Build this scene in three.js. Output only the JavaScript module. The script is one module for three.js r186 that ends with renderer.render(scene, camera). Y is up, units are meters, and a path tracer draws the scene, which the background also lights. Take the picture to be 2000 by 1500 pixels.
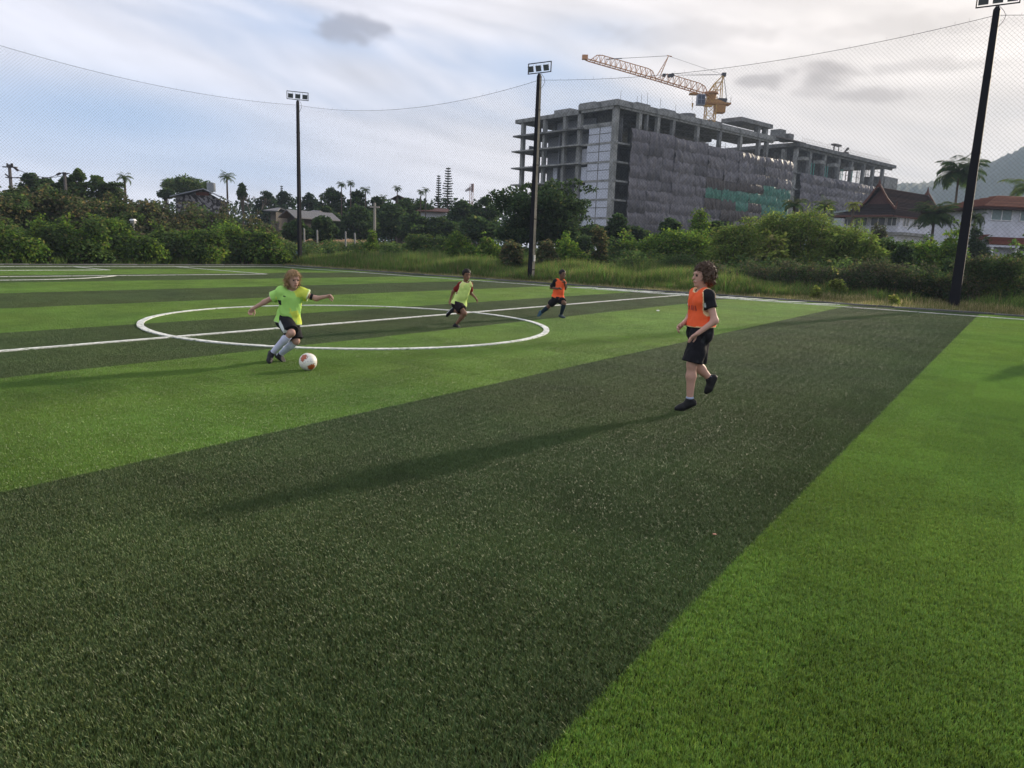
import * as THREE from 'three';
import { mergeGeometries } from 'three/addons/utils/BufferGeometryUtils.js';
import { ImprovedNoise } from 'three/addons/math/ImprovedNoise.js';

// ---------- camera, sky, sun, exposure ----------
const scene = new THREE.Scene();
const EYE = 1.643, PITCH = 10.4907 * Math.PI / 180, ROLL = 2.1918 * Math.PI / 180, FOV = 54.8768;
const camera = new THREE.PerspectiveCamera(FOV, 1024 / 768, 0.1, 6000);
camera.position.set(0, EYE, 0);
camera.rotation.order = 'YXZ';
camera.rotation.set(-PITCH, 0, ROLL);
scene.add(camera);

const renderer = new THREE.WebGLRenderer({ antialias: true });
renderer.setSize(1024, 768);
renderer.toneMapping = THREE.LinearToneMapping;
renderer.toneMappingExposure = 1.5;
renderer.shadowMap.enabled = true;

const SUN_AZ = 46.6 * Math.PI / 180, SUN_EL = 16.5 * Math.PI / 180;
const SUN = new THREE.Vector3(Math.sin(SUN_AZ) * Math.cos(SUN_EL), Math.sin(SUN_EL), -Math.cos(SUN_AZ) * Math.cos(SUN_EL));
const sun = new THREE.DirectionalLight(new THREE.Color(1, 0.86, 0.66), 5);
sun.position.copy(SUN).multiplyScalar(200);
sun.castShadow = true;
sun.shadow.radius = 4;
sun.shadow.mapSize.set(4096, 4096);
Object.assign(sun.shadow.camera, { left: -90, right: 90, top: 70, bottom: -40, near: 1, far: 500 });
scene.add(sun, sun.target);

const noise = new ImprovedNoise();
function fbm(x, y, z, oct = 4) {
  let s = 0, a = 0.5, t = 0;
  for (let i = 0; i < oct; i++) { s += a * noise.noise(x, y, z); t += a; a *= 0.5; x = x * 2.03 + 17.1; y = y * 2.03 + 5.7; z = z * 2.03 + 9.2; }
  return s / t;
}
const lerp = (a, b, t) => a + (b - a) * t, clamp = (x, a = 0, b = 1) => Math.min(b, Math.max(a, x));
const smooth = (a, b, x) => { const t = clamp((x - a) / (b - a)); return t * t * (3 - 2 * t); };
const lin = v => { v /= 255; return v <= 0.04045 ? v / 12.92 : Math.pow((v + 0.055) / 1.055, 2.4); };
const srgb = (r, g, b) => [lin(r), lin(g), lin(b)];
function skyColor(x, y, z) {
  const el = Math.asin(clamp(y, -1, 1)) * 180 / Math.PI, az = Math.atan2(x, -z) * 180 / Math.PI;
  const h = Math.max(el, 0);
  // clear air: paler and warmer towards the horizon
  const up = smooth(0, 40, h);
  const sunSide = Math.max(0, x * SUN.x + y * SUN.y + z * SUN.z);
  let c = [lerp(lin(164), lin(98), up), lerp(lin(191), lin(144), up), lerp(lin(226), lin(204), up)];
  const warm = smooth(0.55, 1, sunSide) * (1 - smooth(0, 35, h));
  const w = srgb(240, 229, 212);
  c = c.map((v, i) => lerp(v, w[i], 0.75 * warm));
  // thin high cloud in long streaks that sink to the right
  const a = az / 60, e = h / 24;
  const wx = fbm(a * 1.3 + 4, e * 2.2, 1.7, 3) * 0.2;
  const s = (a * 0.62 + e * 1.05 + wx);
  const st = fbm(s * 2.2 + 3.1, (e - a * 0.35) * 0.9 + wx, 7.3, 5);
  const fine = 0.6 * fbm(s * 10 + 1.3, (e * 0.8 - a) * 3 + wx * 2, 2.9, 5) + 0.5 * fbm(s * 24 + 4.3, (e * 0.8 - a) * 7 + wx * 2, 5.9, 5);
  let cover = smooth(-0.34, 0.16, st + 0.28 * fine + 0.16 + 0.30 * smooth(8, 26, az) * (1 - smooth(70, 110, az)));
  const hole = (ua, ue, ra, re, k) => { const dx = (az - ua - (h - ue) * -0.9) / ra, dy = (h - ue) / re; cover *= 1 - k * Math.exp(-(dx * dx + dy * dy)); };
  hole(-27, 7.4, 12, 2.2, 0.95); hole(-19, 4.6, 9, 1.4, 0.6); hole(1, 12.6, 5, 1.6, 0.85); hole(-35, 6, 8, 3, 0.5); hole(6, 15, 5, 1.2, 0.5);
  const veil = (ua, ue, ra, re, k) => { const dx = (az - ua - (h - ue) * -0.9) / ra, dy = (h - ue) / re; cover = lerp(cover, 1, k * Math.exp(-(dx * dx + dy * dy))); };
  veil(-12, 11.5, 8, 2.2, 0.95); veil(-3, 7.5, 9, 2.6, 0.8); veil(-30, 16, 12, 3, 0.7); veil(-6, 6, 12, 3, 0.6); veil(-20, 17.5, 14, 2, 0.6);
  const cc = srgb(230, 229, 238), cw = srgb(243, 234, 227);
  const t2 = smooth(0.45, 0.98, sunSide);
  const body = 0.93 + 0.4 * fine + 0.2 * st;
  c = c.map((v, i) => lerp(v, lerp(cc[i], cw[i], t2) * body, cover * 0.92));
  // a few small grey cumulus low over the hill and one high on the left
  let d = 0;
  for (const [ua, ue, ra, re, k] of [[-12.4, 14.5, 2.6, 0.85, 1.0], [20.9, 12.3, 2.4, 0.7, 1.0], [17.4, 11.9, 2.0, 0.5, 0.9], [24.2, 10.8, 2.8, 0.5, 0.8], [20.4, 11.1, 1.4, 0.4, 0.6], [27, 12.4, 3.5, 0.45, 0.5], [12, 15, 6, 0.8, 0.35], [26, 14.8, 6, 0.7, 0.35], [64, 14, 4, 0.9, 0.6], [-52, 13, 4, 1.1, 0.8], [104, 15, 5, 1.2, 0.8], [160, 16, 5, 1.3, 0.8], [-110, 14, 5, 1.2, 0.8]]) {
    const dx = (az - ua) / ra, dy = (h - ue) / re, q = dx * dx + dy * dy + 0.9 * fbm(az * 0.55, h * 1.1, 3.3, 4) * 2.2 + 0.25 * dy;
    d = Math.max(d, k * (1 - smooth(0.15, 1.5, q)));
  }
  const g = srgb(152, 156, 172), gw = srgb(176, 168, 164);
  c = c.map((v, i) => lerp(v, lerp(g[i], gw[i], t2), d * 0.85));
  // the veiled sun's glow
  const ang = Math.acos(clamp(x * SUN.x + y * SUN.y + z * SUN.z, -1, 1)) * 180 / Math.PI;
  const gl = 2.2 * Math.exp(-ang * ang / 18) + 0.16 * Math.exp(-ang * ang / 420);
  return [c[0] * 0.84 + gl, c[1] * 0.84 + gl * 0.88, c[2] * 0.84 + gl * 0.7];
}
{
  const W = 2048, H = 1024, data = new Float32Array(W * H * 4);
  for (let j = 0; j < H; j++) for (let i = 0; i < W; i++) {
    const v = (j + 0.5) / H, u = (i + 0.5) / W, lat = (v - 0.5) * Math.PI, lon = (u - 0.5) * 2 * Math.PI;
    const y = Math.sin(lat), k = Math.cos(lat), o = (j * W + i) * 4;
    const c = lat < -0.02 ? [0.16, 0.17, 0.13] : skyColor(Math.cos(lon) * k, y, Math.sin(lon) * k);
    data[o] = c[0]; data[o + 1] = c[1]; data[o + 2] = c[2]; data[o + 3] = 1;
  }
  const sky = new THREE.DataTexture(data, W, H, THREE.RGBAFormat, THREE.FloatType);
  sky.mapping = THREE.EquirectangularReflectionMapping;
  sky.magFilter = THREE.LinearFilter; sky.minFilter = THREE.LinearFilter; sky.needsUpdate = true;
  scene.background = sky; scene.environment = sky;
}
scene.fog = new THREE.FogExp2(0xb8cbe4, 0.00034);

// ---------- helpers ----------
function rng(seed) { let s = seed >>> 0; return () => { s = (s + 0x6D2B79F5) | 0; let t = Math.imul(s ^ (s >>> 15), 1 | s); t = (t + Math.imul(t ^ (t >>> 7), 61 | t)) ^ t; return ((t ^ (t >>> 14)) >>> 0) / 4294967296; }; }
const V = (x, y, z) => new THREE.Vector3(x, y, z);
const FPX = 750 / Math.tan(FOV * Math.PI / 360);
const FWD = V(0, -Math.sin(PITCH), -Math.cos(PITCH)), UP0 = V(0, Math.cos(PITCH), -Math.sin(PITCH)), RT = V(1, 0, 0).multiplyScalar(Math.cos(ROLL)).addScaledVector(UP0, Math.sin(ROLL)), UPV = V(1, 0, 0).multiplyScalar(-Math.sin(ROLL)).addScaledVector(UP0, Math.cos(ROLL));
const ray = (u, v) => FWD.clone().addScaledVector(RT, (u - 1000) / FPX).addScaledVector(UPV, (750 - v) / FPX);
// a surveyed point: bearing read from the photograph, distance in metres in front of the eye
const at = (u, v, depth) => { const d = ray(u, v); return d.multiplyScalar(depth / -d.z).add(V(0, EYE, 0)); };
const gnd = (u, v, y = 0) => { const d = ray(u, v); return d.multiplyScalar((y - EYE) / d.y).add(V(0, EYE, 0)); };
// the pitch: centre spot, axis A across it (towards the near touchline fence), axis B along it (towards the far goal)
const YAW = 55.887 * Math.PI / 180;
const CENTRE = [-3.2449, -14.9837];
const EA = [Math.cos(YAW), -Math.sin(YAW)], EB = [-Math.sin(YAW), -Math.cos(YAW)];
const field = (a, b, y = 0) => V(CENTRE[0] + a * EA[0] + b * EB[0], y, CENTRE[1] + a * EA[1] + b * EB[1]);
const toField = p => { const dx = p.x - CENTRE[0], dz = p.z - CENTRE[1]; return [dx * EA[0] + dz * EA[1], dx * EB[0] + dz * EB[1]]; };
const horizonV = u => { let lo = 300, hi = 700; for (let i = 0; i < 30; i++) { const m = (lo + hi) / 2; ray(u, m).y > 0 ? lo = m : hi = m; } return lo; };
// where the bearing of column u crosses the line a = A (fence side) or b = B (goal side)
function bearing(u, side, value) {
  const d = ray(u, horizonV(u)), e = side === 'a' ? EA : EB;
  const t = (value + CENTRE[0] * e[0] + CENTRE[1] * e[1]) / (d.x * e[0] + d.z * e[1]);
  return V(d.x * t, 0, d.z * t);
}
const used = new Set();
function numbered(n) { if (!used.has(n)) { used.add(n); return n; } for (let i = 1; ; i++) { const m = n + '_' + String(i).padStart(3, '0'); if (!used.has(m)) { used.add(m); return m; } } }
function put(o, parent) { o.castShadow = true; o.receiveShadow = true; (parent || scene).add(o); return o; }
function part(name, geo, mat, parent) { const m = new THREE.Mesh(geo, mat); m.name = name; return put(m, parent); }
function thing(name, label, category, pos = V(0, 0, 0), turn = 0, group) {
  const g = new THREE.Group(); g.name = numbered(name); g.position.copy(pos); g.rotation.y = turn;
  g.userData = { label, category }; if (group) g.userData.group = group; scene.add(g); return g;
}
function solo(name, geo, mat, label, category, pos, turn = 0, group) {
  const m = new THREE.Mesh(geo, mat); m.name = numbered(name); if (pos) m.position.copy(pos); m.rotation.y = turn;
  m.userData = { label, category }; if (group) m.userData.group = group; return put(m);
}
function struct(name, geo, mat, label) { const m = new THREE.Mesh(geo, mat); m.name = numbered(name); m.userData = { kind: 'structure' }; if (label) m.userData.label = label; return put(m); }

// collects flat-shaded pieces into one geometry, uv in metres
class MB {
  constructor() { this.p = []; this.n = []; this.t = []; this.c = null; }
  color(c) { this.c = this.c || []; this.cur = c; return this; }
  tri(a, b, c, ua, ub, uc) {
    const x1 = b[0] - a[0], y1 = b[1] - a[1], z1 = b[2] - a[2], x2 = c[0] - a[0], y2 = c[1] - a[1], z2 = c[2] - a[2];
    let nx = y1 * z2 - z1 * y2, ny = z1 * x2 - x1 * z2, nz = x1 * y2 - y1 * x2; const l = Math.hypot(nx, ny, nz) || 1;
    nx /= l; ny /= l; nz /= l;
    this.p.push(...a, ...b, ...c); for (let i = 0; i < 3; i++) this.n.push(nx, ny, nz);
    if (!ua) { const f = q => Math.abs(ny) > 0.7 ? [q[0], q[2]] : Math.abs(nx) > Math.abs(nz) ? [q[2], q[1]] : [q[0], q[1]]; ua = f(a); ub = f(b); uc = f(c); }
    this.t.push(...ua, ...ub, ...uc);
    if (this.c) for (let i = 0; i < 3; i++) this.c.push(...this.cur);
  }
  quad(a, b, c, d) { this.tri(a, b, c); this.tri(a, c, d); return this; }
  box(x0, x1, y0, y1, z0, z1) {
    const q = (i, j, k) => [i ? x1 : x0, j ? y1 : y0, k ? z1 : z0];
    this.quad(q(0, 0, 1), q(1, 0, 1), q(1, 1, 1), q(0, 1, 1)); this.quad(q(1, 0, 0), q(0, 0, 0), q(0, 1, 0), q(1, 1, 0));
    this.quad(q(1, 0, 1), q(1, 0, 0), q(1, 1, 0), q(1, 1, 1)); this.quad(q(0, 0, 0), q(0, 0, 1), q(0, 1, 1), q(0, 1, 0));
    this.quad(q(0, 1, 1), q(1, 1, 1), q(1, 1, 0), q(0, 1, 0)); this.quad(q(0, 0, 0), q(1, 0, 0), q(1, 0, 1), q(0, 0, 1));
    return this;
  }
  // solid through two end outlines with equally many points (convex, same winding)
  loft(A, B, caps = true) {
    const n = A.length;
    for (let i = 0; i < n; i++) { const j = (i + 1) % n; this.quad(A[i], A[j], B[j], B[i]); }
    if (caps) for (let i = 1; i < n - 1; i++) { this.tri(A[0], A[i + 1], A[i]); this.tri(B[0], B[i], B[i + 1]); }
    return this;
  }
  bar(p, q, r, r2 = r, sides = 4) {
    const d = V(q.x - p.x, q.y - p.y, q.z - p.z).normalize(), s = (Math.abs(d.y) > 0.9 ? V(1, 0, 0) : V(0, 1, 0)).cross(d).normalize(), t = d.clone().cross(s);
    const ring = (o, rr) => Array.from({ length: sides }, (_, i) => { const a = (i + 0.5) / sides * Math.PI * 2, c = Math.cos(a) * rr, e = Math.sin(a) * rr; return [o.x + s.x * c + t.x * e, o.y + s.y * c + t.y * e, o.z + s.z * c + t.z * e]; });
    return this.loft(ring(p, r), ring(q, r2), sides > 3 || r > 0.02);
  }
  path(pts, r0, r1 = r0, sides = 6) { for (let i = 0; i + 1 < pts.length; i++) this.bar(pts[i], pts[i + 1], lerp(r0, r1, i / (pts.length - 1)), lerp(r0, r1, (i + 1) / (pts.length - 1)), sides); return this; }
  geo() {
    const g = new THREE.BufferGeometry();
    g.setAttribute('position', new THREE.Float32BufferAttribute(this.p, 3)); g.setAttribute('normal', new THREE.Float32BufferAttribute(this.n, 3)); g.setAttribute('uv', new THREE.Float32BufferAttribute(this.t, 2));
    if (this.c) g.setAttribute('color', new THREE.Float32BufferAttribute(this.c, 3));
    return g;
  }
}
const boxGeo = (...a) => new MB().box(...a).geo();
// surface texture from a function of (u, v) in 0..1 that tiles (noise taken on a torus)
function tex(size, fn, repeat = 1, srgbSpace = true) {
  const d = new Uint8Array(size * size * 4);
  for (let j = 0; j < size; j++) for (let i = 0; i < size; i++) {
    const c = fn(i / size, j / size), o = (j * size + i) * 4;
    for (let k = 0; k < 3; k++) d[o + k] = clamp(c[k], 0, 255); d[o + 3] = 255;
  }
  const t = new THREE.DataTexture(d, size, size, THREE.RGBAFormat); t.wrapS = t.wrapT = THREE.RepeatWrapping; t.magFilter = THREE.LinearFilter; t.minFilter = THREE.LinearMipmapLinearFilter; t.generateMipmaps = true;
  if (srgbSpace) t.colorSpace = THREE.SRGBColorSpace; t.repeat.set(repeat, repeat); t.needsUpdate = true; return t;
}
const tn = (u, v, f, oct = 4, s = 0) => { // tiling noise
  const a = u * 2 * Math.PI, b = v * 2 * Math.PI, r = f / (2 * Math.PI);
  return fbm(Math.cos(a) * r + s, Math.sin(a) * r + Math.cos(b) * r * 1.01 + 3 * s, Math.sin(b) * r + 7.7 + s, oct);
};
const mat = (color, roughness = 0.85, extra = {}) => new THREE.MeshPhysicalMaterial({ color: new THREE.Color().setRGB(...color), roughness, specularIntensity: roughness > 0.7 ? 0.25 : 0.7, ...extra });
const concreteTex = tex(256, (u, v) => { const n = tn(u, v, 5, 5) * 60 + tn(u, v, 30, 3, 4) * 34, s = Math.max(0, tn(u, v * 0.35, 9, 4, 9)) * -70; return [170 + n + s, 171 + n + s, 170 + n + s]; }, 0.16);
// ---------- ground, pitch, markings, kerb ----------
const soilTex = tex(512, (u, v) => { const n = tn(u, v, 6, 5) * 50 + tn(u, v, 40, 4, 3) * 40, g = tn(u, v, 9, 4, 11) * 40; return [86 + n - g * 0.4, 84 + n + g * 0.3, 52 + n * 0.7]; }, 0.05);
{
  const g = new THREE.CircleGeometry(1150, 96); g.rotateX(-Math.PI / 2);
  const uv = g.attributes.uv, p = g.attributes.position; for (let i = 0; i < uv.count; i++) uv.setXY(i, p.getX(i), p.getZ(i));
  const m = struct('ground', g, new THREE.MeshStandardMaterial({ map: soilTex, roughness: 1, color: new THREE.Color().setRGB(0.8, 0.8, 0.8) }), 'rough soil and weeds around the pitch'); m.position.y = -0.06;
}
const A0 = -22, A1 = 18.94, B0 = -22, B1 = 25.94;
const strips = []; for (let k = -5; k <= 6; k++) strips.push([4 * k - 2, Math.min(4 * k + 2, B1), k % 2 === 0]); // [from, to, dark]
const infillTex = tex(256, (u, v) => { const n = tn(u, v, 20, 4) * 70 + tn(u, v, 60, 2, 5) * 60; return [150 + n, 150 + n, 140 + n]; }, 2);
const infill = { true: mat([0.028, 0.034, 0.018], 1, { map: infillTex }), false: mat([0.034, 0.050, 0.018], 1, { map: infillTex }) };
for (const [b0, b1, dark] of strips) {
  const q = [field(A0, b0), field(A1, b0), field(A1, b1), field(A0, b1)].map(p => p.toArray());
  const mb = new MB(); mb.quad(q[0], q[1], q[2], q[3]);
  struct('turf_strip', mb.geo(), infill[dark], dark ? 'dark green strip of artificial turf' : 'light green strip of artificial turf');
}
// blades: half-metre patches of bent plastic blades, laid side by side
function turfPatch(seed, S, tufts, per) {
  const r = rng(seed), pos = [], col = [], idx = [];
  for (let n = 0; n < tufts; n++) { // stitched tufts: a dozen blades fan out of one hole
    const tx = (r() - 0.5) * S, tz = (r() - 0.5) * S, ta = r() * 6.283, tl = 0.3 * r(), tk = 0.75 + 0.5 * r(), th = 0.82 + 0.3 * fbm(tx * 22, tz * 22, seed, 3) + 0.16 * r();
    for (let i = 0; i < per; i++) {
      const a = r() * 6.283, x = tx + Math.cos(a) * 0.007 * r(), z = tz + Math.sin(a) * 0.007 * r(), h = (0.016 + 0.013 * r()) * th, lean = (0.1 + 0.6 * r()) * h, w = 0.00055 + 0.0006 * r(), ww = a + 1.57 + (r() - 0.5);
      const cx = Math.cos(ww) * w, cz = Math.sin(ww) * w, lx = Math.cos(a) * lean + Math.cos(ta) * tl * h, lz = Math.sin(a) * lean + Math.sin(ta) * tl * h, o = pos.length / 3;
      pos.push(x - cx, 0, z - cz, x + cx, 0, z + cz, x + lx * 0.35 - cx, h * 0.65, z + lz * 0.35 - cz, x + lx * 0.35 + cx, h * 0.65, z + lz * 0.35 + cz, x + lx, h, z + lz);
      const k = tk * (0.75 + 0.5 * r()), y = r();
      const c = y < 0.04 ? [1.5, 1.25, 1.2] : y < 0.3 ? [0.75, 1.0, 1.1] : [1, 1, 1];
      for (let j = 0; j < 5; j++) col.push(c[0] * k, c[1] * k, c[2] * k);
      idx.push(o, o + 1, o + 3, o, o + 3, o + 2, o + 2, o + 3, o + 4);
    }
  }
  const g = new THREE.BufferGeometry(); g.setAttribute('position', new THREE.Float32BufferAttribute(pos, 3)); g.setAttribute('color', new THREE.Float32BufferAttribute(col, 3)); g.setIndex(idx); g.computeVertexNormals(); return g;
}
const bladeMat = { true: mat([0.084, 0.124, 0.037], 0.46, { specularIntensity: 0.62, vertexColors: true, side: THREE.DoubleSide }), false: mat([0.150, 0.258, 0.042], 1, { vertexColors: true, side: THREE.DoubleSide, transmission: 0.36, thickness: 0, clearcoat: 1, clearcoatRoughness: 0.33, specularIntensity: 0 }) };
{
  const S = 0.25, lists = { true: [[], []], false: [[], []] }, r = rng(77);
  for (const [b0, b1, dark] of strips) for (let b = b0 + S / 2; b < b1 + 0.01; b += S) for (let a = A0 + S / 2; a < A1; a += S) {
    const p = field(a, b), az = Math.atan2(p.x, -p.z + 1.5) * 57.3;
    if (Math.abs(az) > 52) continue;
    lists[dark][r() < 0.5 ? 0 : 1].push([a, b, p]);
  }
  const M = new THREE.Matrix4(), Q = new THREE.Quaternion(), Y = V(0, 1, 0), C = new THREE.Color();
  for (const dark of [true, false]) for (let k = 0; k < 2; k++) {
    const L = lists[dark][k], im = new THREE.InstancedMesh(turfPatch(5 + k + (dark ? 10 : 0), S * 1.03, 1320, 4), bladeMat[dark], L.length);
    L.forEach(([a, b, p], i) => {
      Q.setFromAxisAngle(Y, YAW + Math.floor(r() * 4) * Math.PI / 2); M.compose(p, Q, V(1, 0.9 + 0.25 * (fbm(a * 0.7, b * 0.7, 4) + 0.5), 1)); im.setMatrixAt(i, M);
      const n = fbm(a * 0.9, b * 0.9, 1.5, 3) + 0.7 * fbm(a * 2.6, b * 2.6, 5.5, 2), n2 = fbm(a * 0.35, b * 0.35, 9.5, 3);
      C.setRGB(1 + 0.36 * n + 0.16 * n2, 1 + 0.36 * n, 1 + 0.36 * n - 0.1 * n2); im.setColorAt(i, C);
    });
    im.name = numbered('turf_blades'); im.userData = { kind: 'stuff', label: dark ? 'dark green plastic turf blades on the pitch' : 'bright green plastic turf blades on the pitch' };
    put(im);
  }
}
// white markings: ribbons of white turf as thick as the pile is high
const lineTex = tex(256, (u, v) => { const n = tn(u, v, 30, 3) * 70 + tn(u, v, 6, 3, 5) * 40, g = Math.max(0, tn(u, v, 16, 4, 8) - 0.12) * 260; return [222 + n - g, 225 + n - g * 0.85, 222 + n - g * 1.1]; }, 0.6);
const lineMat = mat([0.8, 0.8, 0.78], 0.8, { map: lineTex });
function ribbon(name, pts0, w, closed = false, label) { // pts in pitch coordinates
  const pts = [], rr = rng(name.length * 31); // laid by hand: the edge wanders a few millimetres
  for (let i = 0; i < pts0.length - (closed ? 0 : 1); i++) { const a = pts0[i], b = pts0[(i + 1) % pts0.length], m = closed ? 1 : Math.max(1, Math.round(Math.hypot(b[0] - a[0], b[1] - a[1]) / 0.35)); for (let k = 0; k < m; k++) { const t = k / m, j = k || closed ? 0.007 : 0; pts.push([lerp(a[0], b[0], t) + (rr() - 0.5) * j, lerp(a[1], b[1], t) + (rr() - 0.5) * j]); } }
  if (!closed) pts.push(pts0[pts0.length - 1]);
  const mb = new MB(), n = pts.length, T = 0.034, off = [];
  for (let i = 0; i < n; i++) {
    const a = pts[closed ? (i + n - 1) % n : Math.max(0, i - 1)], b = pts[closed ? (i + 1) % n : Math.min(n - 1, i + 1)];
    const dx = b[0] - a[0], dy = b[1] - a[1], l = Math.hypot(dx, dy); const wv = w * (0.95 + 0.1 * rr()); off.push([-dy / l * wv / 2, dx / l * wv / 2]);
  }
  const P = (i, s, y) => field(pts[i][0] + off[i][0] * s, pts[i][1] + off[i][1] * s, y).toArray();
  for (let i = 0; i < (closed ? n : n - 1); i++) {
    const j = (i + 1) % n;
    mb.quad(P(i, -1, T), P(j, -1, T), P(j, 1, T), P(i, 1, T)); mb.quad(P(i, -1, 0.004), P(j, -1, 0.004), P(j, -1, T), P(i, -1, T)); mb.quad(P(j, 1, 0.004), P(i, 1, 0.004), P(i, 1, T), P(j, 1, T));
  }
  return struct(name, mb.geo(), lineMat, label);
}
const arcPts = (ca, cb, r, t0, t1, n) => Array.from({ length: n + 1 }, (_, i) => { const t = lerp(t0, t1, i / n); return [ca + r * Math.cos(t), cb + r * Math.sin(t)]; });
ribbon('halfway_line', [[-17.3, 0], [17.3, 0]], 0.1);
ribbon('centre_circle', arcPts(0, 0, 3.9, 0, Math.PI * 2 * 119 / 120, 119), 0.115, true);
ribbon('touchline', [[17.36, -21], [17.36, 24.37]], 0.1);
ribbon('goal_line', [[-17.3, 24.32], [17.3, 24.32]], 0.1);
ribbon('penalty_area_line', [[10.93, 24.26], [10.93, 17.07], [-10.93, 17.07], [-10.93, 24.26]], 0.1);
ribbon('goal_area_line', [[6.05, 24.26], [6.05, 21.2], [-6.05, 21.2], [-6.05, 24.26]], 0.1);
ribbon('penalty_arc', arcPts(0, 20.6, 5.45, -Math.PI * 0.5 - 0.84, -Math.PI * 0.5 + 0.84, 30), 0.1);
{
  const g = new THREE.Group(); g.name = 'touchline_lettering'; g.userData = { kind: 'structure', label: 'row of flat white slanted block letters beside the touchline' }; scene.add(g);
  for (const [b0, b1, a0] of [[4.77, 4.42, 16.95], [3.9, 3.57, 17], [3.28, 3.03, 17.1], [2.76, 2.53, 17.2], [2.14, 1.86, 17.2], [1.63, 1.31, 17.25], [0.77, 0.4, 17.2], [0.1, -0.23, 17.25], [-0.75, -1.0, 17.4], [-1.39, -1.66, 17.5], [-1.91, -2.16, 17.5], [-2.43, -2.74, 17.5], [-3.06, -3.37, 17.6], [-3.74, -4.37, 17.3], [-4.82, -5.52, 17.25]]) {
    const mb = new MB(), w = 0.15, A = 17.62, E = 18.55;
    const q = [[A, b0 - w], [E, b1 - w], [E, b1 + w], [A, b0 + w]];
    mb.loft(q.map(([a, b]) => field(a, b, 0.004).toArray()), q.map(([a, b]) => field(a, b, 0.037).toArray()));
    part('letter', mb.geo(), lineMat, g);
  }
}
const kerbMat = [0.30, 0.36, 0.25].map(v => mat([v, v, v * 0.97], 0.9, { map: concreteTex }));
function kerb(label, from, to) {
  const g = new THREE.Group(); g.name = numbered('kerb'); g.userData = { kind: 'structure', label }; scene.add(g);
  const L = Math.hypot(to[0] - from[0], to[1] - from[1]), n = Math.round(L / 1.0), r = rng(9 + n);
  const ang = Math.atan2(to[1] - from[1], to[0] - from[0]);
  for (let i = 0; i < n; i++) {
    const s = (i + 0.5) / n, p = field(lerp(from[0], to[0], s), lerp(from[1], to[1], s));
    const l = L / n - 0.012, w = 0.15, h = 0.07 + 0.012 * r(), c = 0.012;
    const mb = new MB(), ring = (y, e) => [[-l / 2 + e, y, -w / 2 + e], [l / 2 - e, y, -w / 2 + e], [l / 2 - e, y, w / 2 - e], [-l / 2 + e, y, w / 2 - e]].reverse();
    mb.loft(ring(-0.1, 0), ring(h - c, 0)).loft(ring(h - c, 0), ring(h, c));
    const m = part('kerb_stone', mb.geo(), kerbMat[Math.floor(r() * 3)], g);
    m.position.set(p.x, 0, p.z); m.rotation.y = YAW + ang + (r() - 0.5) * 0.012;
  }
}
kerb('low concrete kerb along the fence side of the pitch', [19.03, -21.5], [19.03, 25.8]);
kerb('low concrete kerb behind the far goal line', [-16, 26.02], [18.9, 26.02]);

// ---------- floodlight poles and safety nets ----------
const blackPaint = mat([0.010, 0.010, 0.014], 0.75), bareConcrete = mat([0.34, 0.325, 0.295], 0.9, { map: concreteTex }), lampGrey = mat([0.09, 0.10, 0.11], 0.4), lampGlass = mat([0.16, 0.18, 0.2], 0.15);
function taperedPost(mb, w0, w1, y0, y1) { const ring = (w, y) => [[-w, y, -w], [-w, y, w], [w, y, w], [w, y, -w]].map(p => [p[0] / 2, p[1], p[2] / 2]); mb.loft(ring(w0, y0), ring(w1, y1)); return mb; }
const POLE = [gnd(586, 518.2), gnd(1036.5, 550.6), gnd(1861.5, 605.2), field(2.6, 26.83), field(20.9, -27.0)];
const PH = [9.9, 9.6, 10.25, 9.9, 10];
const poleLabels = ['black floodlight pole at the far corner of the pitch', 'floodlight pole with one bare concrete side, in the middle of the fence', 'tallest black floodlight pole, nearest, at the right by the kerb', 'black floodlight pole behind the far goal', 'black floodlight pole further along the fence to the right'];
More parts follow.
